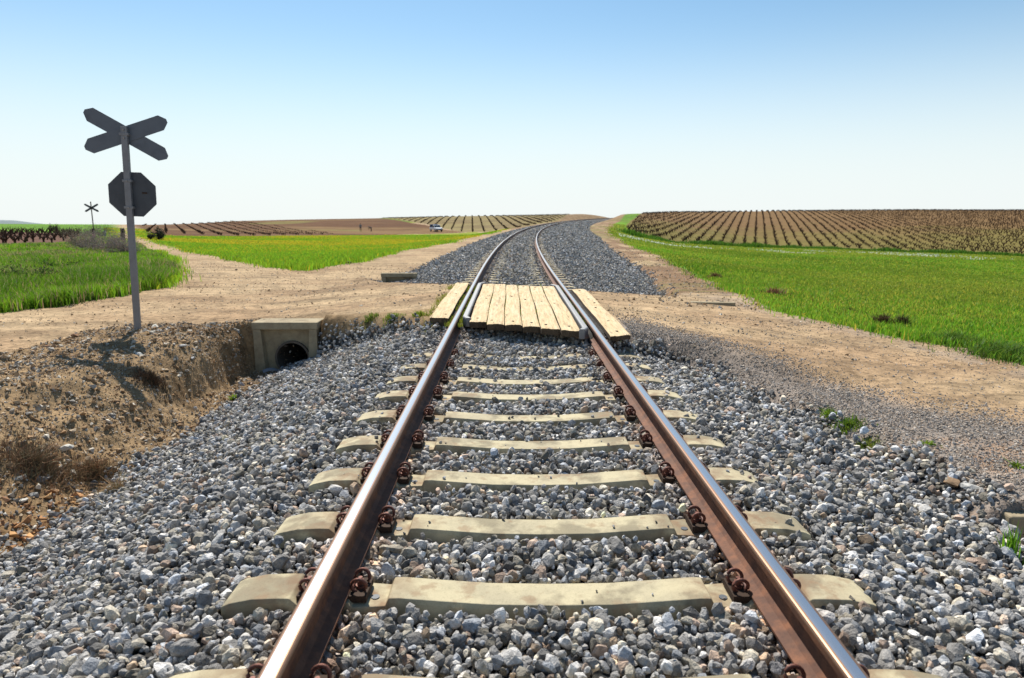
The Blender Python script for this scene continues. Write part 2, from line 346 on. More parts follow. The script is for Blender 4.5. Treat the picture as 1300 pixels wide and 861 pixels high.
M_vine = mat('vine_wood', (.06, .036, .024), .95, vary=[(6, 3, (.12, .07, .05), .45, .7, .7)], spec=.1)
M_leafd = mat('shrub_leaves', (.03, .05, .02), .8, tint=True, translucent=.25, spec=.2)

# ------------------------------------------------------------------ ground sheet, split where its cover changes
def axis(lo, hi, d0, d1, step, growth, maxs):
    a = list(np.arange(d0, d1 + 1e-6, step))
    s = step; v = d1; up = []
    while v < hi: s = min(s * growth, max(maxs, abs(v) * .05)); v += s; up.append(v)
    s = step; v = d0; dn = []
    while v > lo: s = min(s * growth, max(maxs, abs(v) * .05)); v -= s; dn.append(v)
    return np.array(dn[::-1] + a + up)
GX = axis(-4200, 4200, -8.0, 5.2, .045, 1.02, 1.2)
GY = axis(-60, 4800, 1.2, 14.0, .045, 1.012, 1.6)
X, Y = np.meshgrid(GX, GY); X = X.ravel(); Y = Y.ravel(); nx, ny = len(GX), len(GY)
Z = ground_z(X, Y); C = region(X, Y)
def ground_colour(x, y, c):
    n1 = fbm(x * .6, y * .6, 101, 4); n2 = fbm(x * .12, y * .12, 102, 4); n3 = fbm(x * 3, y * 3, 103, 3)
    col = np.zeros((len(x), 3))
    def mix(a, b, t): return np.asarray(a)[None] * (1 - t[:, None]) + np.asarray(b)[None] * t[:, None]
    road = mix((.54, .385, .225), (.42, .28, .16), ss(n1 + .6 * fbm(x * .25, y * 1.3, 105, 3), -.4, .6))
    ruts = .8 * ss(fbm(x * .22 + y * .05, y * 2.4, 104, 3), .1, .6) * (x < -1)
    road = road * (1 - .22 * ss(fbm(x * .5, y * 7, 114, 3), .05, .6)[:, None]) * (1 - .28 * ruts[:, None])
    # wheel tracks pressed into the crossing road
    for o_ in (-.75, .75):
        tr_ = np.exp(-((y - rut_y(x) - o_ + .12 * fbm(x * .3, y * 0, 115, 2)) / .2) ** 2) * (.5 + .5 * ss(fbm(x * .8, y * 2, 116, 3), -.4, .3)) * (np.abs(x) > 1.3) * (x > -22)
        road = road * (1 + .16 * tr_[:, None])
    mid = np.exp(-((y - rut_y(x)) / .28) ** 2) * ss(fbm(x * 1.2, y * 2, 117, 3), -.2, .4) * (np.abs(x) > 1.3); road = road * (1 - .14 * mid[:, None])
    # grey gravel verge on the near right side of the road
    s = x - xc(y)
    line = np.interp(x, [1.2, 1.6, 3.5, 5, 8], [8.2, 8.0, 4.7, 3.2, 1])
    gv = ((x > 0) & (y < 9)) * (1 - ss(y - line + n1 * .35, -.1, 1.0))
    road = road * (1 - gv[:, None]) + gv[:, None] * np.array((.30, .25, .21))
    red = ((x > 2.0) & (x < 4) & (y < 4.6)) * ss(n3, -.1, .5)
    road = road * (1 - .7 * red[:, None]) + .7 * red[:, None] * np.array((.42, .25, .14))
    verge = (x > 3.2) * (y < 16) * ss(n3 + .3, 0, .5) * ss(x + .25 * (y - 10), 3.9, 4.5)
    road = road * (1 - .6 * verge[:, None]) + .6 * verge[:, None] * np.array((.36, .28, .21))
    lane = (x > 0) * ss(y + n1, 13.2, 14.5) * ss(n1 + .8 * fbm(s * 1.5, y * .1, 106, 3) + .5, -.1, .5)
    road = road * (1 - .85 * lane[:, None]) + .85 * lane[:, None] * np.array((.27, .16, .09))
    lg = ((x > 0) & (y > 14)) * ss(n2 + n3 * .5, .0, .5)
    road = road * (1 - .5 * lg[:, None]) + .5 * lg[:, None] * np.array((.20, .20, .05))
    mound = mix((.37, .25, .135), (.24, .145, .07), ss(n1 + n3 * .7, -.4, .6))
    gf = mix((.15, .30, .015), (.09, .20, .012), ss(n1 + n2, -.5, .6))
    wedge = (x < 0) & (y > 14) & (x > -75) & (u_of(x, y) > -.56)
    yel = ss(fbm(x * .07 + 3, y * .12, 108, 3) + .25 * (u_of(x, y) + .45), -.25, .4) * wedge * ss(y, 32, 52)
    gf = gf * (1 - .8 * yel[:, None]) + .8 * yel[:, None] * np.array((.30, .29, .03))
    rf = (x > 0) * ss(y, 50, 115) * ss(fbm(x * .05, y * .12, 109, 4), -.3, .4)
    gf = gf * (1 - .6 * rf[:, None]) + .6 * rf[:, None] * np.array((.15, .18, .035))
    ed = (x > 0) * (x < 14) * (y > 30) * ss(n1 + n3, -.2, .5)
    gf = gf * (1 - .5 * ed[:, None]) + .5 * ed[:, None] * np.array((.30, .24, .08))
    wf = .0 * (x > 12) * ss(y, 78, 95) * (1 - ss(y, 108, 135)) * ss(fbm(x * .10, y * .07, 110, 4), .12, .4)
    gf = gf * (1 - .75 * wf[:, None]) + .75 * wf[:, None] * np.array((.62, .62, .50))
    pl = mix((.125, .055, .02), (.215, .125, .05), ss(fbm(x * .03 + y * .02, y * .09 - x * .02, 111, 3), -.1, .5))
    gs = (u_of(x, y) < -.22) * (y > 150) * ss(fbm(x * .03, y * .02, 112, 2), .25, .45)
    pl = pl * (1 - .6 * gs[:, None]) + .6 * gs[:, None] * np.array((.22, .2, .05))
    vi = np.where((x > 0)[:, None] & (u_of(x, y) > .15)[:, None], mix((.20, .16, .042), (.215, .125, .05), ss(y + n2 * 30, 135, 200)), mix((.27, .21, .085), (.22, .16, .07), ss(n2, -.4, .4)))
    vi = np.where((x < -30)[:, None] & (y < 100)[:, None], mix((.17, .085, .055), (.13, .07, .045), ss(n1, -.4, .4)), vi)
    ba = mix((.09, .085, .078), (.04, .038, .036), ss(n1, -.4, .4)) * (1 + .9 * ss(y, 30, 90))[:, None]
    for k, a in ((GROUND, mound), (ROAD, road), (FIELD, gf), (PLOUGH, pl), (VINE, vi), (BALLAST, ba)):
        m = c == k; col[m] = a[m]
    return np.clip(col, .005, .9)
def u_of(x, y): return (x + .157) / np.maximum(y, 1)
GC = ground_colour(X, Y, C)
idx = np.arange(nx * ny).reshape(ny, nx)
Q = np.stack([idx[:-1, :-1], idx[:-1, 1:], idx[1:, 1:], idx[1:, :-1]], -1).reshape(-1, 4)
qx = X[Q].mean(1); qy = Y[Q].mean(1)          # the sheet is open where the culvert pipe passes through it
Q = Q[~((np.abs(qx + 3.455) < .27) & (qy > 9.96) & (qy < 10.095))]
QC = C[Q[:, 0]]
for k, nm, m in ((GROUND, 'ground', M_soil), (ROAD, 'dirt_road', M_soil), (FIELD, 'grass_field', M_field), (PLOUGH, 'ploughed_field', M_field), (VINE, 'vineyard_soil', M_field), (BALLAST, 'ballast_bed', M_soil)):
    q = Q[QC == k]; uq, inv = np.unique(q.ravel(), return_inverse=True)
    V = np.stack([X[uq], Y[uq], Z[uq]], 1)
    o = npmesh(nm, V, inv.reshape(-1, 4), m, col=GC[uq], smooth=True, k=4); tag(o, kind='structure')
# far blue hill at the left
hx = np.linspace(-3600, -1900, 60); prof = -20 + 40 * np.exp(-((hx + 3120) / 230) ** 2) + 3 * fbm(hx * .01, hx * 0, 5, 3)
V = []; Fq = []
for j, (yy, f) in enumerate(((3300, -1.5), (3500, .55), (3750, 1.0), (4200, .7), (4600, -1.5))):
    for i, x_ in enumerate(hx): V.append((x_, yy, (prof[i] if f > 0 else 0) - 48 - (30 if f < 0 else 0)))
for j in range(4):
    for i in range(59): a = j * 60 + i; Fq.append((a, a + 1, a + 61, a + 60))
M_hill = mat('far_hill', (.16, .20, .20), .95, vary=[(.01, 4, .7, .4, .7, .6)])
tag(npmesh('hills', V, Fq, M_hill, smooth=True, k=4), kind='structure')

# ------------------------------------------------------------------ rails
def path_pt(s0, y, z):                      # lateral offset from the track axis at forward y
    k = dxc(y); n = 1 / math.sqrt(1 + k * k)
    return (float(xc(y)) + s0 * n, y - s0 * k * n, z)
ys = list(np.arange(-1.5, 14, .5)) + list(np.arange(14, 60, 1.0)) + list(np.arange(60, 430, 4.0))
half = [(.070, -.159), (.070, -.150), (.030, -.138), (.0115, -.122), (.009, -.085), (.0115, -.052), (.020, -.044), (.034, -.037), (.0352, -.016)]
crown = [(.0345, -.010), (.0305, -.0045), (.025, -.0018), (.019, -.0008)]
top = [(.019, -.0008), (.010, -.0002), (0, 0), (-.010, -.0002), (-.019, -.0008)]
def sweep(name, prof2, s0, matl, parent, closed=False):
    V = [path_pt(s0 + a, y, b) for y in ys for a, b in prof2]; n = len(prof2); Fq = []
    for j in range(len(ys) - 1):
        for i in range(n if closed else n - 1):
            a = j * n + i; b = j * n + (i + 1) % n; Fq.append((a, a + n, b + n, b))
    return npmesh(name, V, Fq, matl, parent, smooth=False, k=4)
for side, lab in ((-1, 'left running rail, rusty steel with a bright polished top, sunlit head'), (1, 'right running rail with sunlit rusty brown foot and web, polished top')):
    r = tag(empty('rail', (0, 0, 0)), lab, 'rail', 'rails of the railway track')
    s0 = side * .87
    body = [(-a, b) for a, b in half][::-1] + half
    sweep('rail_body', body, s0, M_rust, r)
    sweep('head_corner', half[-1:] + crown, s0, M_edge, r); sweep('head_corner', [(-a, b) for a, b in (half[-1:] + crown)][::-1], s0, M_edge, r)
    sweep('running_surface', top, s0, M_polish, r)

# ------------------------------------------------------------------ concrete sleepers
def sleeper_body(segment=None):
    # half profile along the sleeper: (u, top z)
    pr = [(0, -.187), (.25, -.183), (.45, -.168), (.60, -.156), (.640, -.157), (.655, -.190), (.785, -.188), (.80, -.166), (.94, -.166), (.955, -.178), (1.0, -.178), (1.03, -.150), (1.08, -.149), (1.18, -.153), (1.27, -.172), (1.30, -.186)]
    us = [(-u, z) for u, z in pr[::-1]] + pr[1:]
    bm = bmesh.new(); rings = []
    for u, z in us:
        wt = .080 if abs(u) < .7 else .095; wb = .125
        rings.append([bm.verts.new(p) for p in ((u, -wb, -.40), (u, -wt - .006, z - .018), (u, -wt, z), (u, wt, z), (u, wt + .006, z - .018), (u, wb, -.40))])
    for a, b in zip(rings, rings[1:]):
        for k in range(6): bm.faces.new((a[k], a[(k + 1) % 6], b[(k + 1) % 6], b[k]))
    bm.faces.new(rings[0]); bm.faces.new(rings[-1][::-1])
    bmesh.ops.recalc_face_normals(bm, faces=bm.faces)
    return bm
def ring_path(cx, cy, cz, r, a0, a1, tilt, n=12):
    out = []
    for i in range(n + 1):
        a = a0 + (a1 - a0) * i / n
        out.append((cx + r * math.cos(a), cy + r * math.sin(a) * math.sin(tilt), cz + r * math.sin(a) * math.cos(tilt)))
    return out
def clip_bm(side):
    bm = bmesh.new()
    for dy in (-.036, .036):
        tube(bm, ring_path(0, dy, .012, .030, R(-40), R(250), R(18 if dy > 0 else -6)), .0075, 7)
    tube(bm, [(side * .022, -.036, -.012), (side * .030, -.012, .0), (side * .030, .012, .0), (side * .022, .036, -.012)], .0075, 7)
    return bm
def nut_bm():
    bm = bmesh.new()
    for r, z0, z1, n in ((.021, -.012, .004, 12), (.015, .004, .022, 6), (.009, .022, .036, 8)):
        prism(bm, [(r * math.cos(2 * math.pi * k / n), r * math.sin(2 * math.pi * k / n)) for k in range(n)], 'z', z0, z1)
    return bm
body_o = bmobj('concrete_body', sleeper_body(), M_conc, bevel=.004)
M_cap = mat('plastic_cap', (.10, .11, .12), .5)
clips = {}
def make_sleeper():
    t = empty('concrete_sleeper'); body_o.parent = t
    for side in (-1, 1):
        for q in (-1, 1):                                   # inner / outer clip
            u = side * (.87 + q * .103)
            c = bmobj('rail_clip', clip_bm(-q * side), M_clip, t, smooth=True); c.location = (u, 0, -.142)
            b = bmobj('bolt', nut_bm(), M_clip, c); b.location = (0, 0, -.005)
            pb = bmesh.new(); box(pb, -.036, .036, -.07, .07, -.182 + .142, -.142 - .012 + .142); p = bmobj('clip_plate', pb, M_knot, c)
        cb = bmesh.new(); prism(cb, [(.017 * math.cos(k * .52), .017 * math.sin(k * .52)) for k in range(12)], 'z', -.2, -.1855)
        c = bmobj('anchor_cap', cb, M_cap, t); c.location = (side * .705, -.02, 0)
    return t
def copy_tree(o, parent=None):
    c = o.copy(); COL.objects.link(c); c.parent = parent
    for ch in list(o.children): copy_tree(ch, c)
    return c
def stain(m):
    # brown dust under the clips: a wide soft band either side of each rail, broken up by noise
    N = m.node_tree.nodes; L = m.node_tree.links; b = N['Principled BSDF']; src = b.inputs['Base Color'].links[0].from_socket
    tc = N.new('ShaderNodeTexCoord'); sx = N.new('ShaderNodeSeparateXYZ'); L.new(tc.outputs['Object'], sx.inputs[0])
    ab = N.new('ShaderNodeMath'); ab.operation = 'ABSOLUTE'; L.new(sx.outputs[0], ab.inputs[0])
    sb = N.new('ShaderNodeMath'); sb.operation = 'SUBTRACT'; sb.inputs[1].default_value = .87; L.new(ab.outputs[0], sb.inputs[0])
    a2 = N.new('ShaderNodeMath'); a2.operation = 'ABSOLUTE'; L.new(sb.outputs[0], a2.inputs[0])
    mr = N.new('ShaderNodeMapRange'); mr.inputs[1].default_value = .08; mr.inputs[2].default_value = .40; mr.inputs[3].default_value = .95; mr.inputs[4].default_value = 0; L.new(a2.outputs[0], mr.inputs[0])
    n = N.new('ShaderNodeTexNoise'); n.inputs['Scale'].default_value = 13; n.inputs['Detail'].default_value = 6
    mp = [q for q in N if q.type == 'MAPPING'][0]; L.new(mp.outputs[0], n.inputs['Vector'])
    m2 = N.new('ShaderNodeMapRange'); m2.inputs[1].default_value = .38; m2.inputs[2].default_value = .62; L.new(n.outputs[0], m2.inputs[0])
    mu = N.new('ShaderNodeMath'); mu.operation = 'MULTIPLY'; L.new(mr.outputs[0], mu.inputs[0]); L.new(m2.outputs[0], mu.inputs[1])
    mx = N.new('ShaderNodeMix'); mx.data_type = 'RGBA'; L.new(mu.outputs[0], mx.inputs[0]); L.new(src, mx.inputs[6]); mx.inputs[7].default_value = (.22, .13, .075, 1)
    L.new(mx.outputs[2], b.inputs['Base Color'])
stain(M_conc)
proto = make_sleeper(); SLEEPERS = []
ordn = ['nearest concrete sleeper, cut off by the bottom edge of the picture', 'second concrete sleeper from the camera, large, with a broad damp stain',
        'third concrete sleeper from the camera, small damp spot in its middle', 'fourth concrete sleeper from the camera, between the two rails',
        'fifth concrete sleeper from the camera, lightly stained', 'sixth concrete sleeper from the camera, half way to the plank crossing',
        'seventh concrete sleeper from the camera, ends low in the ballast', 'eighth concrete sleeper from the camera, partly buried in ballast',
        'ninth concrete sleeper from the camera, mostly buried, broken up by stones', 'last concrete sleeper before the plank crossing, nearly buried in ballast']
GRP = 'concrete sleepers under the rails'
for k in range(10):
    y = 1.886 + .6 * k
    o = proto if k == 0 else copy_tree(proto)
    o.location = (random.uniform(-.008, .008), y, -.002 - (.02 if k > 6 else 0) - (.012 * (k - 7) if k > 7 else 0)); o.rotation_euler.z = random.uniform(-.006, .006)
    tag(o, ordn[k], 'sleeper', GRP); SLEEPERS.append(y)
far_me = None
y = 13.0
while y < 182:
    if far_me is None:
        bm = sleeper_body(); far = bmobj('concrete_sleeper', bm, M_conc); far_me = far.data
    else:
        far = bpy.data.objects.new('concrete_sleeper', far_me); COL.objects.link(far)
    far.location = (float(xc(y)), y, -.014); far.rotation_euler.z = -math.atan(float(dxc(y)))
    tag(far, 'small distant concrete sleeper beyond the plank crossing', 'sleeper', GRP)
    SLEEPERS.append(y); y += .6
SLEEPERS = np.array(SLEEPERS)

# ------------------------------------------------------------------ plank crossing
def plank(name, x0, x1, y0, y1, zt, th, label, group, seed, skew=0):
    """a board with worn rounded ends, a slightly warped top and splits"""
    r = random.Random(seed); bm = bmesh.new(); w = x1 - x0
    ny_, nx_ = 60, 10; top_, bot = [], []; sl_ = r.uniform(-.008, .004)
    for j in range(ny_ + 1):
        rt, rb = [], []
        for i in range(nx_ + 1):
            fx = i / nx_; fy = j / ny_
            e0 = y0 + .025 * math.sin(i * .5 + seed) + sl_ * (i - 4) + r.uniform(-.004, .004); e1 = y1 + .02 * math.sin(i * .6 + seed)
            yy = e0 + (e1 - e0) * fy
            xx = x0 + w * fx + .006 * math.sin(yy * 2 + seed) + skew * (fy - .5)
            edge = min(fx, 1 - fx); ed = min(fy * (y1 - y0), (1 - fy) * (y1 - y0))
            z = zt - .007 * math.exp(-edge * w / .008) - .006 * math.exp(-ed / .02) + .006 * mnoise.noise((xx * 6 + seed, yy * 1.2, seed)) + .004 * mnoise.noise((xx * 60 + seed, yy * 2.5, seed))
            rt.append(bm.verts.new((xx, yy, z))); rb.append(bm.verts.new((xx, yy + (.01 if j == 0 else 0), zt - th)))
        top_.append(rt); bot.append(rb)
    for j in range(ny_):
        for i in range(nx_):
            bm.faces.new((top_[j][i], top_[j][i + 1], top_[j + 1][i + 1], top_[j + 1][i])); bm.faces.new((bot[j][i], bot[j + 1][i], bot[j + 1][i + 1], bot[j][i + 1]))
    for j in range(ny_):
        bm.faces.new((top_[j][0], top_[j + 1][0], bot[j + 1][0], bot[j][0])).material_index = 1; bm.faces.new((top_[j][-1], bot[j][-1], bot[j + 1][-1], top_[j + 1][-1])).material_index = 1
    for i in range(nx_):
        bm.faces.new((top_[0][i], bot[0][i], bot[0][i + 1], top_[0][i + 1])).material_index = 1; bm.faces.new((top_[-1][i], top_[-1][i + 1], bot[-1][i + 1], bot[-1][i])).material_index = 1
    t = bmobj(name, bm, None, mats=[M_wood, M_woodshade]); tag(t, label, 'plank', group)
    for q in range(3):                                            # spikes driven into the board
        sb = bmesh.new(); px_ = r.uniform(x0 + .05, x1 - .05); py_ = (y0 + .25, (y0 + y1) / 2 + r.uniform(-.5, .5), y1 - .3)[q]
        prism(sb, [(px_ + .017 * math.cos(k * 1.05) , py_ + .017 * math.sin(k * 1.05)) for k in range(6)], 'z', zt - .04, zt + .006)
        bmobj('spike', sb, M_knot, t)
    return t
GP = 'timber planks of the level crossing'
n0 = [8.42, 8.22, 8.12, 8.05, 7.88, 7.72]; n1 = [13.2, 13.12, 12.95, 12.9, 12.75, 12.7]
edges = [-.685, -.455, -.225, .0, .22, .455, .685]
pl_lab = ['leftmost inner crossing plank, beside the left guard rail', 'second inner crossing plank from the left', 'third inner crossing plank from the left, narrow gap beside it',
          'fourth inner crossing plank from the left, just right of the middle', 'second inner crossing plank from the right, its end reaching nearer', 'rightmost inner crossing plank, beside the right guard rail']
for i in range(6):
    plank('crossing_plank', edges[i] + .007, edges[i + 1] - .007, n0[i], n1[i], .000 + .004 * ((i * 7) % 3), .085, pl_lab[i], GP, 3 + i)
plank('crossing_plank', -1.235, -.975, 8.78, 13.45, .0, .14, 'single outer crossing plank left of the left rail, round worn end', GP, 21)
plank('crossing_plank', .985, 1.225, 7.42, 10.0, .0, .06, 'near outer crossing plank right of the right rail', GP, 22)
plank('crossing_plank', .99, 1.235, 10.02, 12.3, -.004, .06, 'far outer crossing plank right of the right rail', GP, 23)
def guard(side, ya, yb, label):
    p = [(side * .69, ya - .16), (side * .745, ya), (side * .745, (ya + yb) / 2), (side * .745, yb), (side * .66, yb + .22)]
    out = []; prof_ = [(-.036, -.10), (.036, -.10), (.036, .012), (.026, .022), (-.026, .022), (-.036, .012)]
    V = []; Fq = []
    for k, (x_, y_) in enumerate(p):
        for a, b in prof_: V.append((x_ + a, y_, b))
    n = len(prof_)
    for k in range(len(p) - 1):
        for i in range(n): a = k * n + i; b = k * n + (i + 1) % n; Fq.append((a, b, b + n, a + n))
    bm = bmesh.new(); vs = [bm.verts.new(v) for v in V]
    for f in Fq: bm.faces.new([vs[i] for i in f])
    bm.faces.new(vs[:n][::-1]); bm.faces.new(vs[-n:]); bmesh.ops.recalc_face_normals(bm, faces=bm.faces)
    o = bmobj('guard_rail', bm, M_guard, bevel=.006); tag(o, label, 'guard rail', 'steel guard rails at the crossing')
guard(-1, 8.75, 13.1, 'grey steel guard rail inside the left rail, ends bent inward')
guard(1, 7.85, 12.65, 'grey steel guard rail inside the right rail, ends bent inward')

# ------------------------------------------------------------------ culvert headwalls
def headwall(x0, x1, y, zt, zb, pipe, label, depth=.42, rz=0):
    cx = (x0 + x1) / 2; t = tag(empty('culvert_headwall', (cx, y, zb), rz), label, 'headwall', 'concrete culvert headwalls'); w = (x1 - x0) / 2; h = zt - zb
    bm = bmesh.new(); box(bm, -w - .015, w + .015, 0, depth, h - .11, h); bmobj('lintel', bm, M_wallc, t, bevel=.012)
    for s_ in (-1, 1):
        bm = bmesh.new(); prism(bm, [(s_ * w, 0), (s_ * w, h - .112), (s_ * (w - .11), h - .112), (s_ * (w - .16), 0)], 'y', .01, depth - .01); bmobj('side_wall', bm, M_wallc, t)
    if pipe:
        px_, pz, pr_ = pipe; px_ -= cx; pz -= zb
        bm = bmesh.new(); n = 40; outer, inner = [], []
        yb = .15
        def rect(a):   # where the ray at angle a meets the back panel's outline
            c, s_ = math.cos(a), math.sin(a); tx = ((w - .1) - px_) / c if c > 1e-6 else ((-w + .1) - px_) / c if c < -1e-6 else 1e9
            tz = ((h - .1) - pz) / s_ if s_ > 1e-6 else (-.05 - pz) / s_ if s_ < -1e-6 else 1e9
            q = min(tx, tz); return (px_ + c * q, pz + s_ * q)
        for k in range(n):
            a = 2 * math.pi * k / n; outer.append(bm.verts.new((rect(a)[0], yb, rect(a)[1]))); inner.append(bm.verts.new((px_ + pr_ * math.cos(a), yb, pz + pr_ * math.sin(a))))
        for k in range(n): bm.faces.new((outer[k], outer[(k + 1) % n], inner[(k + 1) % n], inner[k]))
        bmobj('back_panel', bm, M_wallc, t)
        bm = bmesh.new(); rings = []
        for (r_, yy) in ((pr_ + .03, yb - .0), (pr_ + .03, yb - .05), (pr_, yb - .05), (pr_, yb + 2.6)):
            rings.append([bm.verts.new((px_ + r_ * math.cos(2 * math.pi * k / n), yy, pz + r_ * math.sin(2 * math.pi * k / n))) for k in range(n)])
        for a, b in zip(rings, rings[1:]):
            for k in range(n): bm.faces.new((a[k], a[(k + 1) % n], b[(k + 1) % n], b[k]))
        bm.faces.new(rings[-1]); bmobj('pipe', bm, M_pipe, t, smooth=False)
    else:
        bm = bmesh.new(); box(bm, -w + .1, w - .1, .12, depth - .02, 0, h - .112); bmobj('back_panel', bm, M_wallc, t)
    return t
headwall(-3.99, -3.04, 9.80, -.235, -1.05, (-3.455, -.80, .235), 'concrete culvert headwall with a round dark pipe in the ditch left of the track')
headwall(-3.62, -2.68, 18.0, -.205, -1.0, None, 'low concrete headwall edge left of the track beyond the dirt road', .16)
headwall(3.05, 3.78, 11.6, -.17, -.9, None, 'brown concrete headwall edge right of the track beside the dirt road', .14, R(-8))
headwall(2.62, 3.6, 3.42, -.30, -.9, (3.1, -.75, .2), 'dark concrete headwall corner at the right edge of the picture')

# ------------------------------------------------------------------ stones
def hull(seed, n=15, flat=.72):
    r = random.Random(seed); bm = bmesh.new(); lx = r.uniform(.95, 1.35); ly = r.uniform(.75, .98)
    for i in range(n):
        v = Vector((r.gauss(0, 1), r.gauss(0, 1), r.gauss(0, 1))).normalized() * r.uniform(.74, 1.0)
        bm.verts.new((v.x * lx, v.y * ly, v.z * flat))
    g = bmesh.ops.convex_hull(bm, input=bm.verts)
    bmesh.ops.delete(bm, geom=[e for e in g['geom_interior'] if isinstance(e, bmesh.types.BMVert)], context='VERTS')
    bm.verts.index_update(); bmesh.ops.triangulate(bm, faces=bm.faces)
    V = np.array([v.co[:] for v in bm.verts]); Fc = np.array([[v.index for v in f.verts] for f in bm.faces]); bm.free()
    return V, Fc
HI = [hull(k, 34, random.Random(k).uniform(.5, .85)) for k in range(36)]
LO = [hull(100 + k, 8, random.Random(k).uniform(.55, .9)) for k in range(16)]
def rotm(n, flat=False):
    q = RNG.normal(size=(n, 4))
    if flat: q[:, 1:3] *= .35
    q /= np.linalg.norm(q, axis=1)[:, None]
    w, x, y, z = q.T
    return np.stack([1-2*(y*y+z*z), 2*(x*y-z*w), 2*(x*z+y*w), 2*(x*y+z*w), 1-2*(x*x+z*z), 2*(y*z-x*w), 2*(x*z-y*w), 2*(y*z+x*w), 1-2*(x*x+y*y)], 1).reshape(n, 3, 3)
def scatter_mesh(P, size, colr, shapes, flat=False):
    Vs, Fs, Cs, off = [], [], [], 0; which = RNG.integers(0, len(shapes), len(P)); Rm = rotm(len(P), flat)
    for k, (sv, sf) in enumerate(shapes):
        m = np.where(which == k)[0]
        if not len(m): continue
        v = np.einsum('nij,vj->nvi', Rm[m], sv) * size[m][:, None, None] + P[m][:, None, :]
        nV = len(sv); Vs.append(v.reshape(-1, 3)); Cs.append(np.repeat(colr[m], nV, 0))
        f = sf[None] + (np.arange(len(m)) * nV)[:, None, None] + off; Fs.append(f.reshape(-1, 3)); off += len(m) * nV
    return np.concatenate(Vs), np.concatenate(Fs), np.concatenate(Cs)
def stone_cols(n):
    g = np.clip(RNG.lognormal(math.log(.30), .50, n), .055, .72)
    c = np.stack([g * 1.05, g * 1.0, g * .94], 1)
    t = RNG.random(n)
    w = t < .20; c[w] = g[w][:, None] * np.array((1.12, 1.0, .80))          # warm grey
    w = (t > .20) & (t < .25); c[w] = g[w][:, None] * np.array((1.25, .92, .70))
    w = (t > .25) & (t < .27); c[w] = g[w][:, None] * np.array((1.5, 1.1, .75))
    w = (t > .27) & (t < .42); c[w] = g[w][:, None] * np.array((.92, .95, 1.0))
    return np.clip(c, 0.03, .8)
def rust_dust(x, y, c):
    d = np.minimum(np.abs(np.abs(x - xc(y)) - .87), 1); k = (np.exp(-(d / .11) ** 2) * RNG.uniform(.1, .9, len(x)))[:, None]
    return c * (1 - k) + k * c * np.array((1.15, .72, .50))
def in_ballast(x, y):
    s = x - xc(y); tl = toe_l(y) + fbm(x * 3, y * 3, 77, 2) * .22; tr = toe_r(y) + fbm(x * 3, y * 3, 78, 2) * .25
    j = RNG.normal(0, .09, x.shape)
    yn = y_near(np.clip(x, -4, 2.5)); yf = y_farr(np.clip(x, -5, 6))
    inner = np.abs(s) < .69
    ok = (y + j < yn) | (y + j > yf)
    ok |= inner & ((y < 8.6) | (y > 12.7))
    return (s > -tl + j) & (s < tr + j) & ok
def layer(x0, x1, y0, y1, sp, keepf, dz, size, jitter=.48):
    xs = np.arange(x0, x1, sp); yv = np.arange(y0, y1, sp); x, y = np.meshgrid(xs, yv); x = x.ravel(); y = y.ravel()
    x = x + RNG.uniform(-jitter, jitter, len(x)) * sp; y = y + RNG.uniform(-jitter, jitter, len(y)) * sp
    m = keepf(x, y); x, y = x[m], y[m]
    sz = np.clip(RNG.lognormal(math.log(size), .36, len(x)), size * .42, size * 1.9)
    z = ground_z(x, y, True) + dz + np.where(np.abs(x) < 1.25, np.interp(y, [5.2, 6.6], [.020, .006]), 0) + RNG.uniform(-.010, .014, len(x)) + fbm(x * 2.5, y * 2.5, 9, 3) * .022
    return x, y, z, sz
def clear_sleepers(x, y, z, sz):
    j = np.clip(np.searchsorted(SLEEPERS, y), 1, len(SLEEPERS) - 1)
    dyv = np.minimum(np.abs(y - SLEEPERS[j]), np.abs(y - SLEEPERS[j - 1]))
    s = np.abs(x - xc(y))
    on = (s < 1.29 + sz * .2) & (dyv < .098 + sz * .70)
    lim = np.where((y > 5.7) & (y < 9), .52, 1.0)                      # stones spill over the buried sleepers
    on &= ~((y > 5.9) & (y < 8.8) & (RNG.random(len(x)) < np.interp(y, [5.9, 7.6], [.04, .38])))
    on &= ~((s > 1.12) & (RNG.random(len(x)) < np.interp(y, [2, 7], [.04, .6])))
    zt = z + sz * .7
    on &= ~((y > 12) & (RNG.random(len(x)) < np.interp(y, [12, 25, 60], [.35, .6, .9])))
    z = np.where((y > 12) & (s < 1.31), np.maximum(z, -.19), z)
    rail = (np.abs(s - .87) < .075 + sz * .6) & (zt > -.175)
    z2 = np.where(rail, -.168 - sz * .8, z)
    return ~on, z2
def frust(x, y, mrg=1.25): return np.abs(x + .157) < .77 * (y + .45) * mrg + .5
acc = []
for sp, dz, size in ((.038, -.018, .026), (.033, .022, .0212), (.085, .044, .022)):
    x, y, z, sz = layer(-4.2, 3.1, 1.25, 9.9, sp, lambda a, b: in_ballast(a, b) & frust(a, b), dz, size)
    ok, z = clear_sleepers(x, y, z, sz); acc.append((x[ok], y[ok], z[ok], sz[ok]))
x, y, z, sz = [np.concatenate(a) for a in zip(*acc)]
cx_ = RNG.uniform(-1.2, 1.2, 110); cx_ = cx_[np.abs(np.abs(cx_) - .87) > .16]; cy_ = SLEEPERS[RNG.integers(0, 9, len(cx_))] + RNG.uniform(-.08, .08, len(cx_)); cs_ = RNG.uniform(.004, .015, len(cx_)) * np.interp(cy_, [2, 7], [.8, 1.4])
x = np.concatenate([x, cx_]); y = np.concatenate([y, cy_]); z = np.concatenate([z, np.interp(np.abs(cx_), [0, .25, .45, .6, .65, .66, .79, 1.0, 1.03, 1.1, 1.3], [-.187, -.183, -.168, -.157, -.158, -.19, -.188, -.178, -.15, -.15, -.205]) + cs_ * .4]); sz = np.concatenate([sz, cs_])
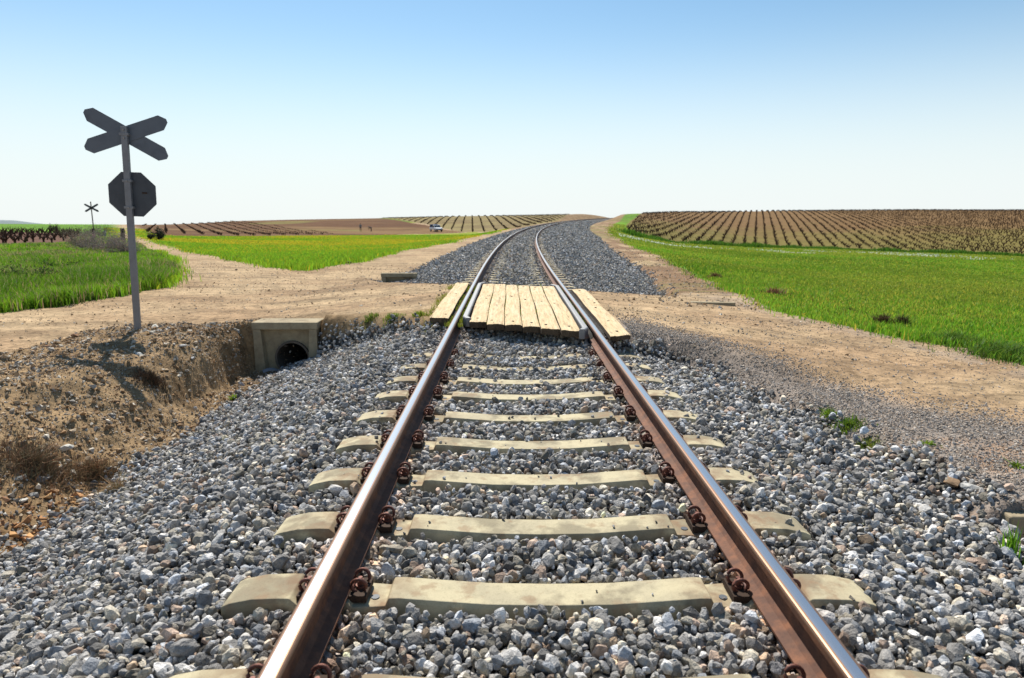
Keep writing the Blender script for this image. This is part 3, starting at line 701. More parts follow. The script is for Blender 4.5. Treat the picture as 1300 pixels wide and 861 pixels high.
V, Fc, Cc = scatter_mesh(np.stack([x, y, z], 1), sz, rust_dust(x, y, stone_cols(len(x))), HI)
print('near stones', len(x), 'tris', len(Fc))
acc = []
for ya, yb, sp, size in ((12.0, 24, .055, .03), (24, 45, .085, .042), (45, 90, .15, .066), (90, 200, .28, .10)):
    x, y, z, sz = layer(-5, 6.5, ya, yb, sp, lambda a, b: np.ones(a.shape, bool), .0, size)
    x = x + xc(y); m = in_ballast(x, y); x, y, sz = x[m], y[m], sz[m]
    z = ground_z(x, y, False) + RNG.uniform(-.01, .015, len(x)) * (size / .03) * .6 - np.where(size > .05, size * .3, 0) + fbm(x * 2.5, y * 2.5, 9, 3) * .02
    inn = np.abs(x - xc(y)) < 1.35
    z = np.where(inn, np.minimum(z, -.188 - sz * .45), z)
    ok, z = clear_sleepers(x, y, z, sz); acc.append((x[ok], y[ok], z[ok], sz[ok]))
x, y, z, sz = [np.concatenate(a) for a in zip(*acc)]
VB, F2, C2 = scatter_mesh(np.stack([x, y, z], 1), sz, rust_dust(x, y, stone_cols(len(x))), LO)
print('far stones', len(x), 'tris', len(F2))
o = npmesh('ballast', np.concatenate([V, VB]), np.concatenate([Fc, F2 + len(V)]), M_stone, col=np.concatenate([Cc, C2]))
tag(o, 'crushed grey ballast stones heaped around the sleepers and down both shoulders', 'ballast', kind='stuff')

# small gravel on the bare soil, the verge and the road
acc = []; cols = []
def pebble_layer(n, xr, yr, dens, s0, s1, cs):
    x = RNG.uniform(*xr, n); y = np.sqrt(RNG.uniform(yr[0] ** .9, yr[1] ** .9, n) ** (2 / .9))
    p = dens(x, y); m = (RNG.random(n) < p) & frust(x, y, 1.3); x, y = x[m], y[m]
    sz = s0 * np.exp(RNG.exponential(.45, len(x))); sz = np.minimum(sz, s1)
    acc.append((x, y, ground_z(x, y) + sz * .15, sz))
    b = np.array(cs)[RNG.integers(0, len(cs), len(x))] * RNG.uniform(.6, 1.35, (len(x), 1)); cols.append(b)
MO = [(.38, .27, .16), (.44, .34, .23), (.30, .19, .10), (.55, .49, .40), (.36, .33, .29), (.35, .22, .12)]
def cls(x, y): return region(x, y)
pebble_layer(150000, (-8, -3.2), (2.2, 10.6), lambda x, y: (cls(x, y) == GROUND) * (.35 + .65 * ss(fbm(x * 1.5, y * 1.5, 7, 3), -.4, .3)), .006, .042, MO)
pebble_layer(9000, (-7, -3.4), (2.4, 5.6), lambda x, y: (cls(x, y) == GROUND) * ss(5.4 - y + fbm(x * 2, y * 2, 17, 3), 0, 1), .014, .055, [(.50, .28, .12), (.42, .22, .10), (.6, .55, .46), (.36, .34, .32), (.28, .15, .08)])
pebble_layer(300000, (1.3, 7), (2.4, 10), lambda x, y: (cls(x, y) == ROAD) * .999 * np.clip(1.05 - .75 * (y - np.interp(x, [1.2, 1.6, 3.5, 5, 8], [8.2, 8.0, 4.7, 3.2, 1])), .04, 1) * (.4 + .6 * ss(fbm(x * 2, y * 2, 8, 3), -.4, .2)), .0055, .015, [(.36, .32, .28), (.40, .34, .28), (.30, .28, .26), (.42, .33, .25)])
pebble_layer(90000, (-14, 6), (7, 26), lambda x, y: (cls(x, y) == ROAD) * (.25 + .6 * ss(fbm(x * .8, y * 2, 18, 3), .1, .6)), .006, .03, MO)
pebble_layer(16000, (1.3, 9), (11, 40), lambda x, y: (cls(x, y) == ROAD) * (.25 + .6 * ss(fbm(x * .8, y * .8, 28, 3), -.2, .4)), .012, .05, MO)
x, y, z, sz = [np.concatenate(a) for a in zip(*acc)]
V, Fc, Cc = scatter_mesh(np.stack([x, y, z], 1), sz, np.clip(np.concatenate(cols), .02, .8), LO, True)
print('pebbles', len(x))
tag(npmesh('gravel', V, Fc, M_pebble, col=Cc), 'small loose gravel and clods strewn over the bare soil and dirt road', 'gravel', kind='stuff')

# loose larger rocks one can point at
def rock(px, py, r_, colr, label, seed, sink=.3):
    p = at(px, py); v, f = hull(500 + seed, 26, .6)
    mt = mat('loose_rock_%d' % seed, colr, .9, vary=[(20, 5, .65, .45, .7, .8), (6, 3, 1.2, .5, .7, .5)], bump=[(40, 5, .6, .01)])
    o = npmesh('rock', v * r_ * np.array((1.2, .9, .8)), f, mt); o.location = (p[0], p[1], p[2] + r_ * sink); o.rotation_euler.z = seed
    tag(o, label, 'rock', 'loose rocks on the bare ground')
rock(84, 571, .06, (.55, .53, .47), 'pale flat rock lying alone above the dry weeds on the bare slope', 1)
rock(197, 417, .075, (.62, .57, .48), 'whitish rock just right of the foot of the sign pole', 2)
rock(42, 630, .05, (.30, .29, .27), 'grey rock below the dry weeds at the lower left edge', 3)
rock(66, 628, .045, (.42, .24, .12), 'orange brown rock beside the ballast edge at lower left', 4)
rock(30, 637, .04, (.62, .58, .5), 'small whitish rock among orange clods at lower left', 5)
rock(176, 455, .05, (.66, .66, .62), 'white stone at the tip of the sign shadow', 6)
rock(232, 445, .05, (.40, .39, .37), 'grey rock in the cluster of stones above the ditch', 7)
rock(245, 459, .04, (.36, .36, .36), 'smaller grey rock in the cluster above the ditch', 8)
rock(95, 429, .05, (.32, .17, .09), 'reddish brown clod on the road edge left of the sign shadow', 9)
rock(58, 441, .05, (.32, .17, .09), 'dark brown clod on the road left of the sign shadow', 10)
rock(300, 343, .07, (.20, .12, .07), 'dark clod in the middle of the dirt road junction', 11)
rock(443, 335, .12, (.16, .10, .06), 'dark clod at the corner of the yellow green field', 12)
rock(486, 325, .09, (.16, .12, .06), 'small dark clod on the field edge near the ballast', 13)
rock(1208, 615, .07, (.26, .17, .10), 'brown lump of earth and stone right of the ballast', 14)
rock(1232, 622, .05, (.50, .48, .44), 'pale rock on the right verge near the picture edge', 15)
rock(550, 398, .035, (.14, .08, .05), 'small dark stone at the end of the left outer plank', 16)
rock(600, 400, .02, (.05, .03, .02), 'small dark stone lying beside the left guard rail end', 17, 6)
rock(345, 427, .06, (.35, .25, .15), 'brown clod on the road edge behind the culvert headwall', 18)
o = None
# a pale bent sheet of metal in front of the pipe
bm = bmesh.new(); prism(bm, [(-.12 + .024 * i, .035 * math.sin(math.pi * i / 10)) for i in range(11)] + [(.12 - .024 * i, .035 * math.sin(math.pi * (10 - i) / 10) - .008) for i in range(11)], 'y', -.05, .05)
o = bmobj('scrap_sheet', bm, M_galv); p = (-3.62, 9.45, float(ground_z(-3.62, 9.45)) + .05); o.location = p; o.rotation_euler = (.2, .1, .5)
tag(o, 'pale curved scrap sheet lying in the ditch before the culvert pipe', 'scrap')

# ------------------------------------------------------------------ signs
def plate(pts, th, mb, mf, y0):
    """flat metal plate in the x-z plane; back face towards the camera, printed front on the far side"""
    bm = bmesh.new(); A = [bm.verts.new((p[0], y0, p[1])) for p in pts]; B = [bm.verts.new((p[0], y0 + th, p[1])) for p in pts]; n = len(pts)
    for k in range(n): bm.faces.new((A[k], A[(k + 1) % n], B[(k + 1) % n], B[k]))
    bm.faces.new(A[::-1]); bm.faces.new(B).material_index = 1
    bmesh.ops.recalc_face_normals(bm, faces=bm.faces)
    return bm
def arm_pts(L_, w, ang, cx, cz, tipl=.085):
    p = [(-L_ / 2, 0), (-L_ / 2 + tipl, w / 2), (L_ / 2 - tipl, w / 2), (L_ / 2, 0), (L_ / 2 - tipl, -w / 2), (-L_ / 2 + tipl, -w / 2)]
    # blunt cut tips
    p = [(-L_ / 2, w * .12), (-L_ / 2 + tipl, w / 2), (L_ / 2 - tipl, w / 2), (L_ / 2, w * .12), (L_ / 2, -w * .12), (L_ / 2 - tipl, -w / 2), (-L_ / 2 + tipl, -w / 2), (-L_ / 2, -w * .12)]
    c, s_ = math.cos(ang), math.sin(ang)
    return [(cx + a * c - b * s_, cz + a * s_ + b * c) for a, b in p]
bx_, by_, bz_ = at(175, 418)
t = tag(empty('crossing_sign', (bx_, by_, bz_)), 'tall crossbuck and octagon sign seen from behind on a grey pole beside the dirt road', 'road sign')
Hc = 2.49 - bz_ - .07
bm = bmesh.new(); box(bm, -.041, .041, -.028, -.022, -.3, Hc + .10); box(bm, -.041, -.035, -.022, .022, -.3, Hc + .10); box(bm, .035, .041, -.022, .022, -.3, Hc + .10)
o = bmobj('pole', bm, M_galv, t, bevel=.002); 
bm = plate(arm_pts(1.21, .20, R(-28), -.0, Hc), .004, 0, 0, .035); bmobj('cross_arm', bm, None, t, mats=[M_signback, M_signface])
bm = plate(arm_pts(1.18, .205, R(20), .0, Hc), .004, 0, 0, .027); bmobj('cross_arm', bm, None, t, mats=[M_signback, M_signface])
oc = [(.035 + .345 * math.cos(R(22.5 + 45 * k)), Hc - .80 + .325 * math.sin(R(22.5 + 45 * k))) for k in range(8)]
bm = plate(oc, .004, 0, 0, .027); op = bmobj('octagon_plate', bm, None, t, mats=[M_signback2, M_signred])
bm = bmesh.new(); box(bm, .17, .235, .019, .0265, Hc - .785, Hc - .765); bmobj('sticker', bm, M_knot, op)
for zz, xx in ((Hc + .055, 0), (Hc - .055, 0), (Hc - .62, .035), (Hc - .98, .035)):
    bm = bmesh.new(); prism(bm, [(.012 * math.cos(k * 1.047), zz + .012 * math.sin(k * 1.047)) for k in range(6)], 'y', -.042, -.0345); bmobj('bolt', bm, M_guard, t)
for zz in (Hc, Hc - .62, Hc - .98):
    bm = bmesh.new(); box(bm, -.062, .062, -.034, .026, zz - .018, zz + .018); bmobj('bracket', bm, M_galv, t, bevel=.003)
t.rotation_euler = (0, R(2.0), R(3))
fx, fy, fz = pxd(119, 56)
t2 = tag(empty('crossing_sign', (fx, fy, fz)), 'small distant crossbuck sign on a thin pole beyond the grassy corner', 'road sign')
Hc = 1.333 + .6 - fz
bm = bmesh.new(); box(bm, -.035, .035, -.02, .02, -.1, Hc + .5); bmobj('pole', bm, M_post, t2)
for a, q in ((-28, .03), (28, .04)):
    bm = plate(arm_pts(1.3, .16, R(a), 0, Hc), .006, 0, 0, q); bmobj('cross_arm', bm, None, t2, mats=[M_signback2, M_signface])
def post(px, d, h, w, m, label):
    p = pxd(px, d); bm = bmesh.new(); box(bm, -w / 2, w / 2, -w / 2, w / 2, -.1, h)
    for v in bm.verts:
        if v.co.z > 0: v.co.x += .02; v.co.z += .03 * (v.co.x > 0)
    o = bmobj('wooden_post', bm, m, bevel=.02); o.location = p; tag(o, label, 'post')
post(155, 49, .95, .22, M_post, 'thick dark wooden post standing at the left edge of the far road')
post(132.5, 60, .55, .16, M_galv, 'pale grey short post left of the far road')
post(118, 53, .85, .17, M_post, 'dark post at the foot of the distant crossbuck sign')

# ------------------------------------------------------------------ grass
def blades(x, y, z, h, w, colr, lean=.35, bend=True):
    n = len(x); a = RNG.uniform(0, 2 * np.pi, n); dxv, dyv = np.cos(a), np.sin(a)
    la = RNG.uniform(0, 2 * np.pi, n); ll = np.abs(RNG.normal(0, lean, n)) * h
    b = np.stack([x, y, z], 1); wv = np.stack([dxv, dyv, 0 * dxv], 1) * (w / 2)[:, None]
    lv = np.stack([np.cos(la) * ll, np.sin(la) * ll, h], 1)
    mid = b + lv * np.array([.35, .35, .6])
    V = np.stack([b - wv, b + wv, mid + wv * .8, mid - wv * .8, b + lv], 1).reshape(-1, 3)
    o = (np.arange(n) * 5)[:, None]
    Fc = np.concatenate([o + np.array([[0, 1, 2]]), o + np.array([[0, 2, 3]]), o + np.array([[3, 2, 4]])])
    return V, Fc, np.repeat(colr, 5, 0)
def gcol(n, base, var=.3):
    c = np.array(base)[None] * RNG.uniform(1 - var, 1 + var, (n, 1)); c[:, 0] *= RNG.uniform(.8, 1.35, n); return np.clip(c, .005, .8)
def field_sample(n, u0, u1, y0, y1, keep):
    u = RNG.uniform(u0, u1, n); y = np.exp(RNG.uniform(math.log(y0), math.log(y1), n)); x = u * y - .157
    m = keep(x, y); return x[m], y[m]
def isfield(x, y): return region(x, y) == FIELD
def ragged(x, y, k=1.0):
    return region(x + RNG.normal(0, .09, x.shape) * (1 + y * .04) * k, y + RNG.normal(0, .14, y.shape) * (1 + y * .05) * k) == FIELD
# right field
x, y = field_sample(430000, .10, .98, 5, 145, ragged)
n = len(x); pn = fbm(x * .5, y * .5, 201, 3)
h = (.055 + .05 * RNG.random(n)) * (1 + .5 * pn) * np.interp(y, [6, 40, 145], [1, 1.1, 1.5]); w = .0045 + .0011 * y
edge = ss(fbm(x * 1.2, y * 1.2, 202, 2), .1, .6); h *= (1 + .4 * edge * (y < 13)) * np.interp(y, [5, 12], [.75, 1])
c = gcol(n, (.18, .32, .025), .4); k = ss(pn, -.3, .5)[:, None]; c = c * (1 - .5 * k) + .5 * k * np.array((.09, .26, .012))
big = (.75 + .45 * ss(fbm(x * .11, y * .08, 205, 4), -.45, .45))[:, None]; c = c * big; ol = ss(fbm(x * .06 + 9, y * .09, 206, 4) + .004 * (y - 30), -.15, .35)[:, None] * .7; c = c * (1 - ol) + ol * np.array((.22, .27, .03)) * RNG.uniform(.7, 1.3, (n, 1))
yl = (RNG.random(n) < .16 + .25 * ss(fbm(x * .15, y * .15, 203, 3), 0, .5) + .3 * ss(y, 60, 100)); c[yl] = gcol(yl.sum(), (.36, .38, .05))
V, Fc, Cc = blades(x, y, ground_z(x, y) - .01, h, w, c); print('right grass', n)
tag(npmesh('grass', V, Fc, M_blade, col=Cc), 'bright green young cereal growing in the field right of the track', 'grass', kind='stuff')
# dark weeds along the foot of the vineyard, white flowers before it
B = np.array([pxd(p_, d_)[:2] for p_, d_ in ((797, 111), (850, 127), (950, 137), (1050, 134), (1150, 127), (1300, 115), (1600, 104))])
sg = RNG.integers(0, len(B) - 1, 16000); tt = RNG.random(16000)[:, None]; q = B[sg] * (1 - tt) + B[sg + 1] * tt
x = q[:, 0] + RNG.normal(0, .8, 16000); y = q[:, 1] + RNG.normal(-1.0, 1.3, 16000); k = fbm(x * .12, y * .12, 401, 3) > -.35; x, y = x[k], y[k]; n = len(x)
V, Fc, Cc = blades(x, y, ground_z(x, y) - .02, RNG.uniform(.2, .75, n) * (1 + fbm(x * .2, y * .2, 402, 2)), np.full(n, .10), gcol(n, (.07, .17, .015)))
tag(npmesh('grass', V, Fc, M_blade, col=Cc), 'strip of taller dark green grass along the foot of the right vineyard', 'grass', kind='stuff')
x, y = field_sample(60000, .16, 1.0, 72, 128, isfield)
k = (fbm(x * .10, y * .07, 110, 4) > .3) & (RNG.random(len(x)) < .12); x, y = x[k], y[k]; n = len(x)
V, Fc, Cc = blades(x, y, ground_z(x, y) + .05, RNG.uniform(.08, .2, n), np.full(n, .11), np.clip(RNG.uniform(.55, .85, (n, 1)) * np.array((1, 1, .9)), 0, .85), .8)
print('flowers', n)
tag(npmesh('flowers', V, Fc, M_blade, col=Cc), 'thin drifts of small white flowers in the green field below the vineyard', 'flowers', kind='stuff')
# left near corner: taller, mixed
x, y = field_sample(430000, -1.25, -.45, 8, 60, lambda a, b: ragged(a, b, .5) & inside(a, b, [(p[0] * 1.02 + .3, p[1] * .995) for p in G1]))
n = len(x); pn = fbm(x * .45, y * .45, 211, 3)
h = (.16 + .18 * RNG.random(n)) * (1 + .7 * pn) * np.interp(y, [8, 16, 26, 60], [.9, 1.15, .8, .55]); w = .005 + .0011 * y
c = gcol(n, (.19, .36, .02)); k = ss(pn + .5 * fbm(x * 1.6, y * 1.1, 214, 3), -.2, .45)[:, None]; c = c * (1 - .75 * k) + .75 * k * np.array((.07, .17, .012))
dry = RNG.random(n) < .16 + .35 * ss(fbm(x * .3, y * .3, 213, 3) + .02 * (y - 20), .1, .6); c[dry] = gcol(dry.sum(), (.30, .25, .13))
V, Fc, Cc = blades(x, y, ground_z(x, y) - .02, h, w, c); print('left grass', n)
tag(npmesh('grass', V, Fc, M_blade, col=Cc), 'rough mixed grass and weeds covering the corner left of the dirt road', 'grass', kind='stuff')
# wedge field between the roads
x, y = field_sample(260000, -.60, .02, 15, 125, lambda a, b: ragged(a, b) & (u_of(a, b) > -.60 + .0 * b) & ~inside(a, b, G1))
n = len(x); pn = fbm(x * .4, y * .4, 221, 3); rim = 1 - ss(y, 24, 42)
h = (.06 + .05 * RNG.random(n)) * (1 + 1.4 * rim + .5 * pn); w = .004 + .0011 * y
c = gcol(n, (.21, .38, .022)); wd = ss(fbm(x * .07 + 3, y * .12, 108, 3) + .25 * (u_of(x, y) + .45), -.25, .4) * ss(y, 32, 52)
yl = RNG.random(n) < .06 + .75 * wd; c[yl] = gcol(yl.sum(), (.46, .42, .03))
V, Fc, Cc = blades(x, y, ground_z(x, y) - .01, h, w, c); print('wedge grass', n)
tag(npmesh('grass', V, Fc, M_blade, col=Cc), 'yellow green crop growing in the wedge of field between the two dirt roads', 'grass', kind='stuff')

# ------------------------------------------------------------------ weeds and shrubs
def weed(name, pts, nb, spread, h, w, base, label, cat, group=None, lean=.8, material=None, dryf=0):
    x0, y0, z0 = pts
    a = RNG.uniform(0, 2 * np.pi, nb); r_ = np.abs(RNG.normal(0, spread * .5, nb)); x = r_ * np.cos(a); y = r_ * np.sin(a)
    hh = h * RNG.uniform(.35, 1.0, nb) * np.exp(-(r_ / spread) ** 2 * .6)
    zz = ground_z(x + x0, y + y0) - z0 - .01
    c = gcol(nb, base, .4)
    if dryf: m = RNG.random(nb) < dryf; c[m] = gcol(m.sum(), (.22, .15, .08))
    V, Fc, Cc = blades(x, y, zz, hh, np.full(nb, w), c, lean)
    o = npmesh(name, V, Fc, material or M_blade, col=Cc); o.location = (x0, y0, z0); return tag(o, label, cat, group)
GW = 'green weeds growing on the track shoulder'
weed('weed', at(1075, 541), 260, .17, .09, .010, (.11, .19, .02), 'low green weed patch at the right ballast edge', 'weed', GW)
weed('weed', at(1052, 527), 160, .09, .09, .011, (.13, .22, .02), 'small green weed just above the larger patch on the right ballast edge', 'weed', GW)
weed('weed', at(1100, 568), 170, .12, .07, .011, (.16, .22, .03), 'small pale weed below the larger patch on the right ballast edge', 'weed', GW)
weed('weed', at(1283, 712), 60, .045, .24, .009, (.16, .34, .02), 'tuft of tall grass blades by the headwall corner at the right edge', 'weed', GW, lean=.25)
weed('weed', at(298, 509), 110, .06, .10, .016, (.20, .34, .03), 'single fresh green weed in the ditch at the ballast foot', 'weed', GW)
weed('weed', at(497, 404), 260, .20, .09, .012, (.16, .24, .03), 'green weed in the ballast at the road edge, middle of three', 'weed', GW)
weed('weed', at(470, 405), 200, .16, .09, .012, (.16, .22, .04), 'yellowish weed in the ballast at the road edge, leftmost of three', 'weed', GW)
weed('weed', at(533, 401), 220, .14, .10, .012, (.20, .28, .03), 'green weed beside the near end of the left outer plank', 'weed', GW)
weed('weed', at(1180, 566), 60, .08, .05, .012, (.18, .28, .03), 'tiny green weed on the gravel verge at right', 'weed', GW)
weed('weed', at(1290, 594), 50, .06, .06, .012, (.18, .28, .03), 'tiny green weed on the gravel at the right picture edge', 'weed', GW)
weed('weed', at(60, 690), 60, .06, .05, .008, (.18, .28, .03), 'tiny green sprout among the stones at lower left', 'weed', GW)
# moss and grass along the planks and flangeways
x = np.concatenate([RNG.normal(-.955, .025, 900), RNG.normal(-.80, .02, 1500), RNG.normal(.80, .018, 1100), RNG.normal(-1.27, .05, 700), *[RNG.normal(e, .008, 160) for e in edges[1:-1]]])
y = RNG.uniform(8.4, 13.2, len(x)); k = fbm(y * 1.5, x * 3, 301, 2) > -.25; x, y = x[k], y[k]
inn = (np.abs(x) < 1.0)
zz = np.where(np.abs(x) < .69, -.03, np.where(inn, -.075, ground_z(x, y)))
hh = RNG.uniform(.02, .07, len(x)); hh[np.abs(x) < .69] *= .7
V, Fc, Cc = blades(x, y, zz, hh, np.full(len(x), .007), gcol(len(x), (.20, .24, .03)), .4)
tag(npmesh('moss', V, Fc, M_blade, col=Cc), 'yellow green moss and grass growing in the gaps beside the crossing planks', 'moss', kind='stuff')
GD = 'dry weeds on the bare slope and field edge'
weed('dry_weed', at(45, 592), 1500, .36, .20, .006, (.20, .15, .09), 'wide patch of matted dry weeds at the left edge of the picture', 'dry weed', GD, 1.1, M_twig)
weed('dry_weed', at(118, 600), 900, .26, .15, .006, (.22, .15, .08), 'dry brown weeds ending at the ballast edge, lower left', 'dry weed', GD, 1.2, M_twig)
weed('dry_weed', at(150, 625), 260, .14, .16, .005, (.32, .25, .14), 'thin pale straw at the ballast foot, lower left', 'dry weed', GD, 1.2, M_twig)
weed('dry_weed', at(193, 487), 900, .20, .14, .006, (.10, .07, .045), 'dark dry clump on the slope just beyond the sign shadow', 'dry weed', GD, .9, M_twig)
weed('dry_weed', at(1120, 413), 260, .16, .22, .016, (.13, .09, .045), 'left half of the dark clump in the green field edge, right side', 'dry weed', GD, .6, M_twig)
weed('dry_weed', at(1145, 414), 260, .16, .22, .016, (.11, .10, .04), 'right half of the dark clump in the green field edge, right side', 'dry weed', GD, .6, M_twig)
weed('dry_weed', at(982, 376), 240, .35, .24, .02, (.26, .14, .08), 'reddish dry weed at the near edge of the green field', 'dry weed', GD, .8, M_twig)
weed('dry_weed', at(908, 353), 170, .30, .22, .03, (.22, .13, .07), 'farther small reddish dry weed at the green field edge', 'dry weed', GD, .8, M_twig)
weed('dry_weed', at(1080, 398), 130, .12, .14, .02, (.10, .08, .03), 'tiny dark weed in the green field left of the dark clump', 'dry weed', GD, .6, M_twig)
weed('weed', at(1215, 437), 900, .60, .20, .012, (.10, .20, .02), 'dark green weeds at the field edge by the gravel, left', 'weed', 'dark weeds on the right field edge')
weed('weed', at(1275, 452), 1000, .65, .22, .012, (.09, .18, .02), 'dark green weeds at the field edge by the gravel, right', 'weed', 'dark weeds on the right field edge')

def shrub(px, d, rx, hgt, n, base, label, twigc=None, name='shrub', leaf=.06):
    x0, y0, z0 = pxd(px, d); t = tag(empty(name, (x0, y0, z0)), label, 'shrub')
    bm = bmesh.new(); r_ = random.Random(int(px * 7 + d))
    tips = []
    for k in range(14 if twigc is None else 46):
        a = r_.uniform(0, 6.28); e = r_.uniform(.2, 1.0); q = Vector((math.cos(a) * rx * .8 * (1 - e * .4), math.sin(a) * rx * .8 * (1 - e * .4), hgt * e * .9))
        m_ = q * .5 + Vector((r_.uniform(-.1, .1) * rx, 0, .1 * hgt)); tube(bm, [(0, 0, -.05), m_, q], [.02, .014, .006] if twigc is None else [.012, .009, .004], 4, False); tips.append(q)
    bmobj('branches', bm, M_vine if twigc is None else M_twig2, t)
    c_ = RNG.integers(0, len(tips), n); P = np.array([tuple(tips[i]) for i in c_]) * RNG.uniform(.55, 1.1, (n, 1)) + RNG.normal(0, .13, (n, 3)) * np.array((rx, rx, hgt * .8))
    P[:, 2] = np.abs(P[:, 2]); s_ = leaf * RNG.uniform(.5, 1.3, n)
    T = RNG.normal(size=(n, 3, 3)); T /= np.linalg.norm(T, axis=2)[:, :, None]
    V = (P[:, None] + T * s_[:, None, None]).reshape(-1, 3); Fc = np.arange(n * 3).reshape(-1, 3)
    npmesh('foliage', V, Fc, M_leafd, t, col=np.repeat(gcol(n, base, .4), 3, 0))
M_twig2 = mat('grey_twigs', (.22, .17, .15), .9)
shrub(68, 76, .75, 1.0, 1500, (.05, .045, .03), 'round dark shrub at the edge of the far green field, left')
shrub(200, 57, .70, 1.0, 1500, (.035, .045, .03), 'larger dark round shrub beside the far dirt road', leaf=.07)
shrub(190, 57.5, .42, .6, 600, (.035, .045, .03), 'smaller dark shrub touching the larger one beside the far road', leaf=.06)
shrub(87, 74, 1.0, .45, 900, (.08, .12, .03), 'low green shrub right of the round dark one, far left')
shrub(130, 33, 1.6, 1.25, 6500, (.24, .20, .185), 'largest grey dry thistle shrub in the grassy corner', 1, 'dry_shrub', .032)
shrub(106, 36, 1.2, 1.05, 4200, (.22, .18, .14), 'grey dry shrub left of the largest one in the grassy corner', 1, 'dry_shrub', .032)
shrub(154, 30, 1.0, .85, 3200, (.20, .17, .15), 'grey dry shrub right of the largest one, near the road', 1, 'dry_shrub', .030)
shrub(100, 62, 2.6, .9, 2200, (.11, .12, .06), 'long dull green shrub below the distant crossbuck', 1, 'dry_shrub', .05)
shrub(128, 63, 1.4, 1.2, 1400, (.12, .13, .07), 'dull green shrub right of the distant crossbuck', 1, 'dry_shrub', .05)
shrub(26, 15, .9, .55, 2200, (.06, .10, .025), 'leafy weed bush in the grass at the left picture edge', leaf=.03)
shrub(72, 19.5, .8, .42, 1800, (.055, .10, .02), 'dark leafy weed bush in the middle of the left grass', leaf=.03)

# ------------------------------------------------------------------ vines
def vine_mesh(seed, sc=1.0):
    r_ = random.Random(seed); bm = bmesh.new(); hh = .28 * sc
    tube(bm, [(0, 0, -.15), (.03, 0, hh * .5), (r_.uniform(-.05, .05), 0, hh)], [.09 * sc, .07 * sc, .10 * sc], 5, True)
    for k in range(8):
        a = k * .785 + r_.uniform(-.3, .3); l = r_.uniform(.25, .42) * sc; e = r_.uniform(.5, 1.3)
        m_ = Vector((math.cos(a) * l * .5, math.sin(a) * l * .5, hh + l * .35)); q = Vector((math.cos(a) * l, math.sin(a) * l, hh + l * e))
        tube(bm, [(0, 0, hh * .85), m_, q], [.05 * sc, .035 * sc, .022 * sc], 4, False)
    bmesh.ops.triangulate(bm, faces=bm.faces)
    me = bpy.data.meshes.new('vine'); bm.to_mesh(me); bm.free(); me.materials.append(M_vine); return me
VM = [vine_mesh(k) for k in range(5)]
def grid_pts(P, az, row, col_, org=(0, 0), jit=.18):
    P = np.array(P); c, s_ = math.sin(az), math.cos(az)      # row direction (x,y)
    d = P - np.array(org); a = d @ np.array((c, s_)); b = d @ np.array((s_, -c))
    A, B = np.meshgrid(np.arange(math.floor(a.min() / col_) * col_, a.max(), col_), np.arange(math.floor(b.min() / row) * row, b.max(), row))
    A = A.ravel(); B = B.ravel(); A = A + RNG.uniform(-jit, jit, len(A)); B = B + RNG.uniform(-jit, jit, len(B)) * .7
    x = org[0] + A * c + B * s_; y = org[1] + A * s_ - B * c
    m = inside(x, y, [tuple(p) for p in P]); return x[m], y[m]
v3x, v3y = grid_pts(V3, R(20), 2.2, 1.9)
m = (v3y < 330) & (RNG.random(len(v3x)) > .06 + .12 * ss(fbm(v3x * .05, v3y * .05, 501, 3), .1, .5)) & (u_of(v3x, v3y) < 1.0) & (u_of(v3x, v3y) > .17); v3x, v3y = v3x[m], v3y[m]
v2x, v2y = grid_pts(V2, R(-3.2), 2.5, 1.0, jit=.12)
m = v2y < 300; v2x, v2y = v2x[m], v2y[m]
v1x, v1y = grid_pts(V1, R(-52), 2.4, 1.6)
m = u_of(v1x, v1y) > -1.15; v1x, v1y = v1x[m], v1y[m]
# rows on the dark field behind the wedge, left
PV = poly([Dd(185, 100), Dd(300, 104), Dd(395, 116), Dd(430, 128), Dd(330, 190), Dd(300, 235), Dd(180, 205)])
v4x, v4y = grid_pts(PV, R(-27), 2.5, 1.1, jit=.15)
vx = np.concatenate([v3x, v1x, v2x, v4x]); vy = np.concatenate([v3y, v1y, v2y, v4y]); src = np.concatenate([np.full(len(v3x), 3), np.full(len(v1x), 1), np.full(len(v2x), 2), np.full(len(v4x), 4)])
infr = np.abs((vx + .157) / vy) < .775
order = np.argsort(np.where(infr, vy, 1e9)); chosen = set(order[:296].tolist())
vz = ground_z(vx, vy)
VL = {3: 'leafless dark bush vine at the foot of the vineyard slope right of the track', 1: 'leafless dark bush vine in the brown strip behind the left grass', 2: 'vine in the striped vineyard behind the white pickup', 4: 'vine in the rows on the far left brown slope'}
for i in sorted(chosen):
    o = bpy.data.objects.new('vine', VM[i % 5]); COL.objects.link(o); o.location = (vx[i], vy[i], vz[i]); o.rotation_euler.z = random.uniform(0, 6.28)
    s_ = random.uniform(.85, 1.15) * {3: 1.2, 1: .85, 2: .62, 4: .6}[int(src[i])]; o.scale = (s_, s_, s_)
    k = int(src[i]); tag(o, VL[k], 'vine', {3: 'vines at the foot of the right vineyard', 1: 'vines in the left brown strip', 2: 'vines in the striped vineyard', 4: 'vines on the far left slope'}[k])
shapes = []
for me in VM:
    shapes.append((np.array([v.co[:] for v in me.vertices]), np.array([list(p.vertices) for p in me.polygons])))
rest = np.array([i for i in range(len(vx)) if i not in chosen]); Vs, Fs, off = [], [], 0
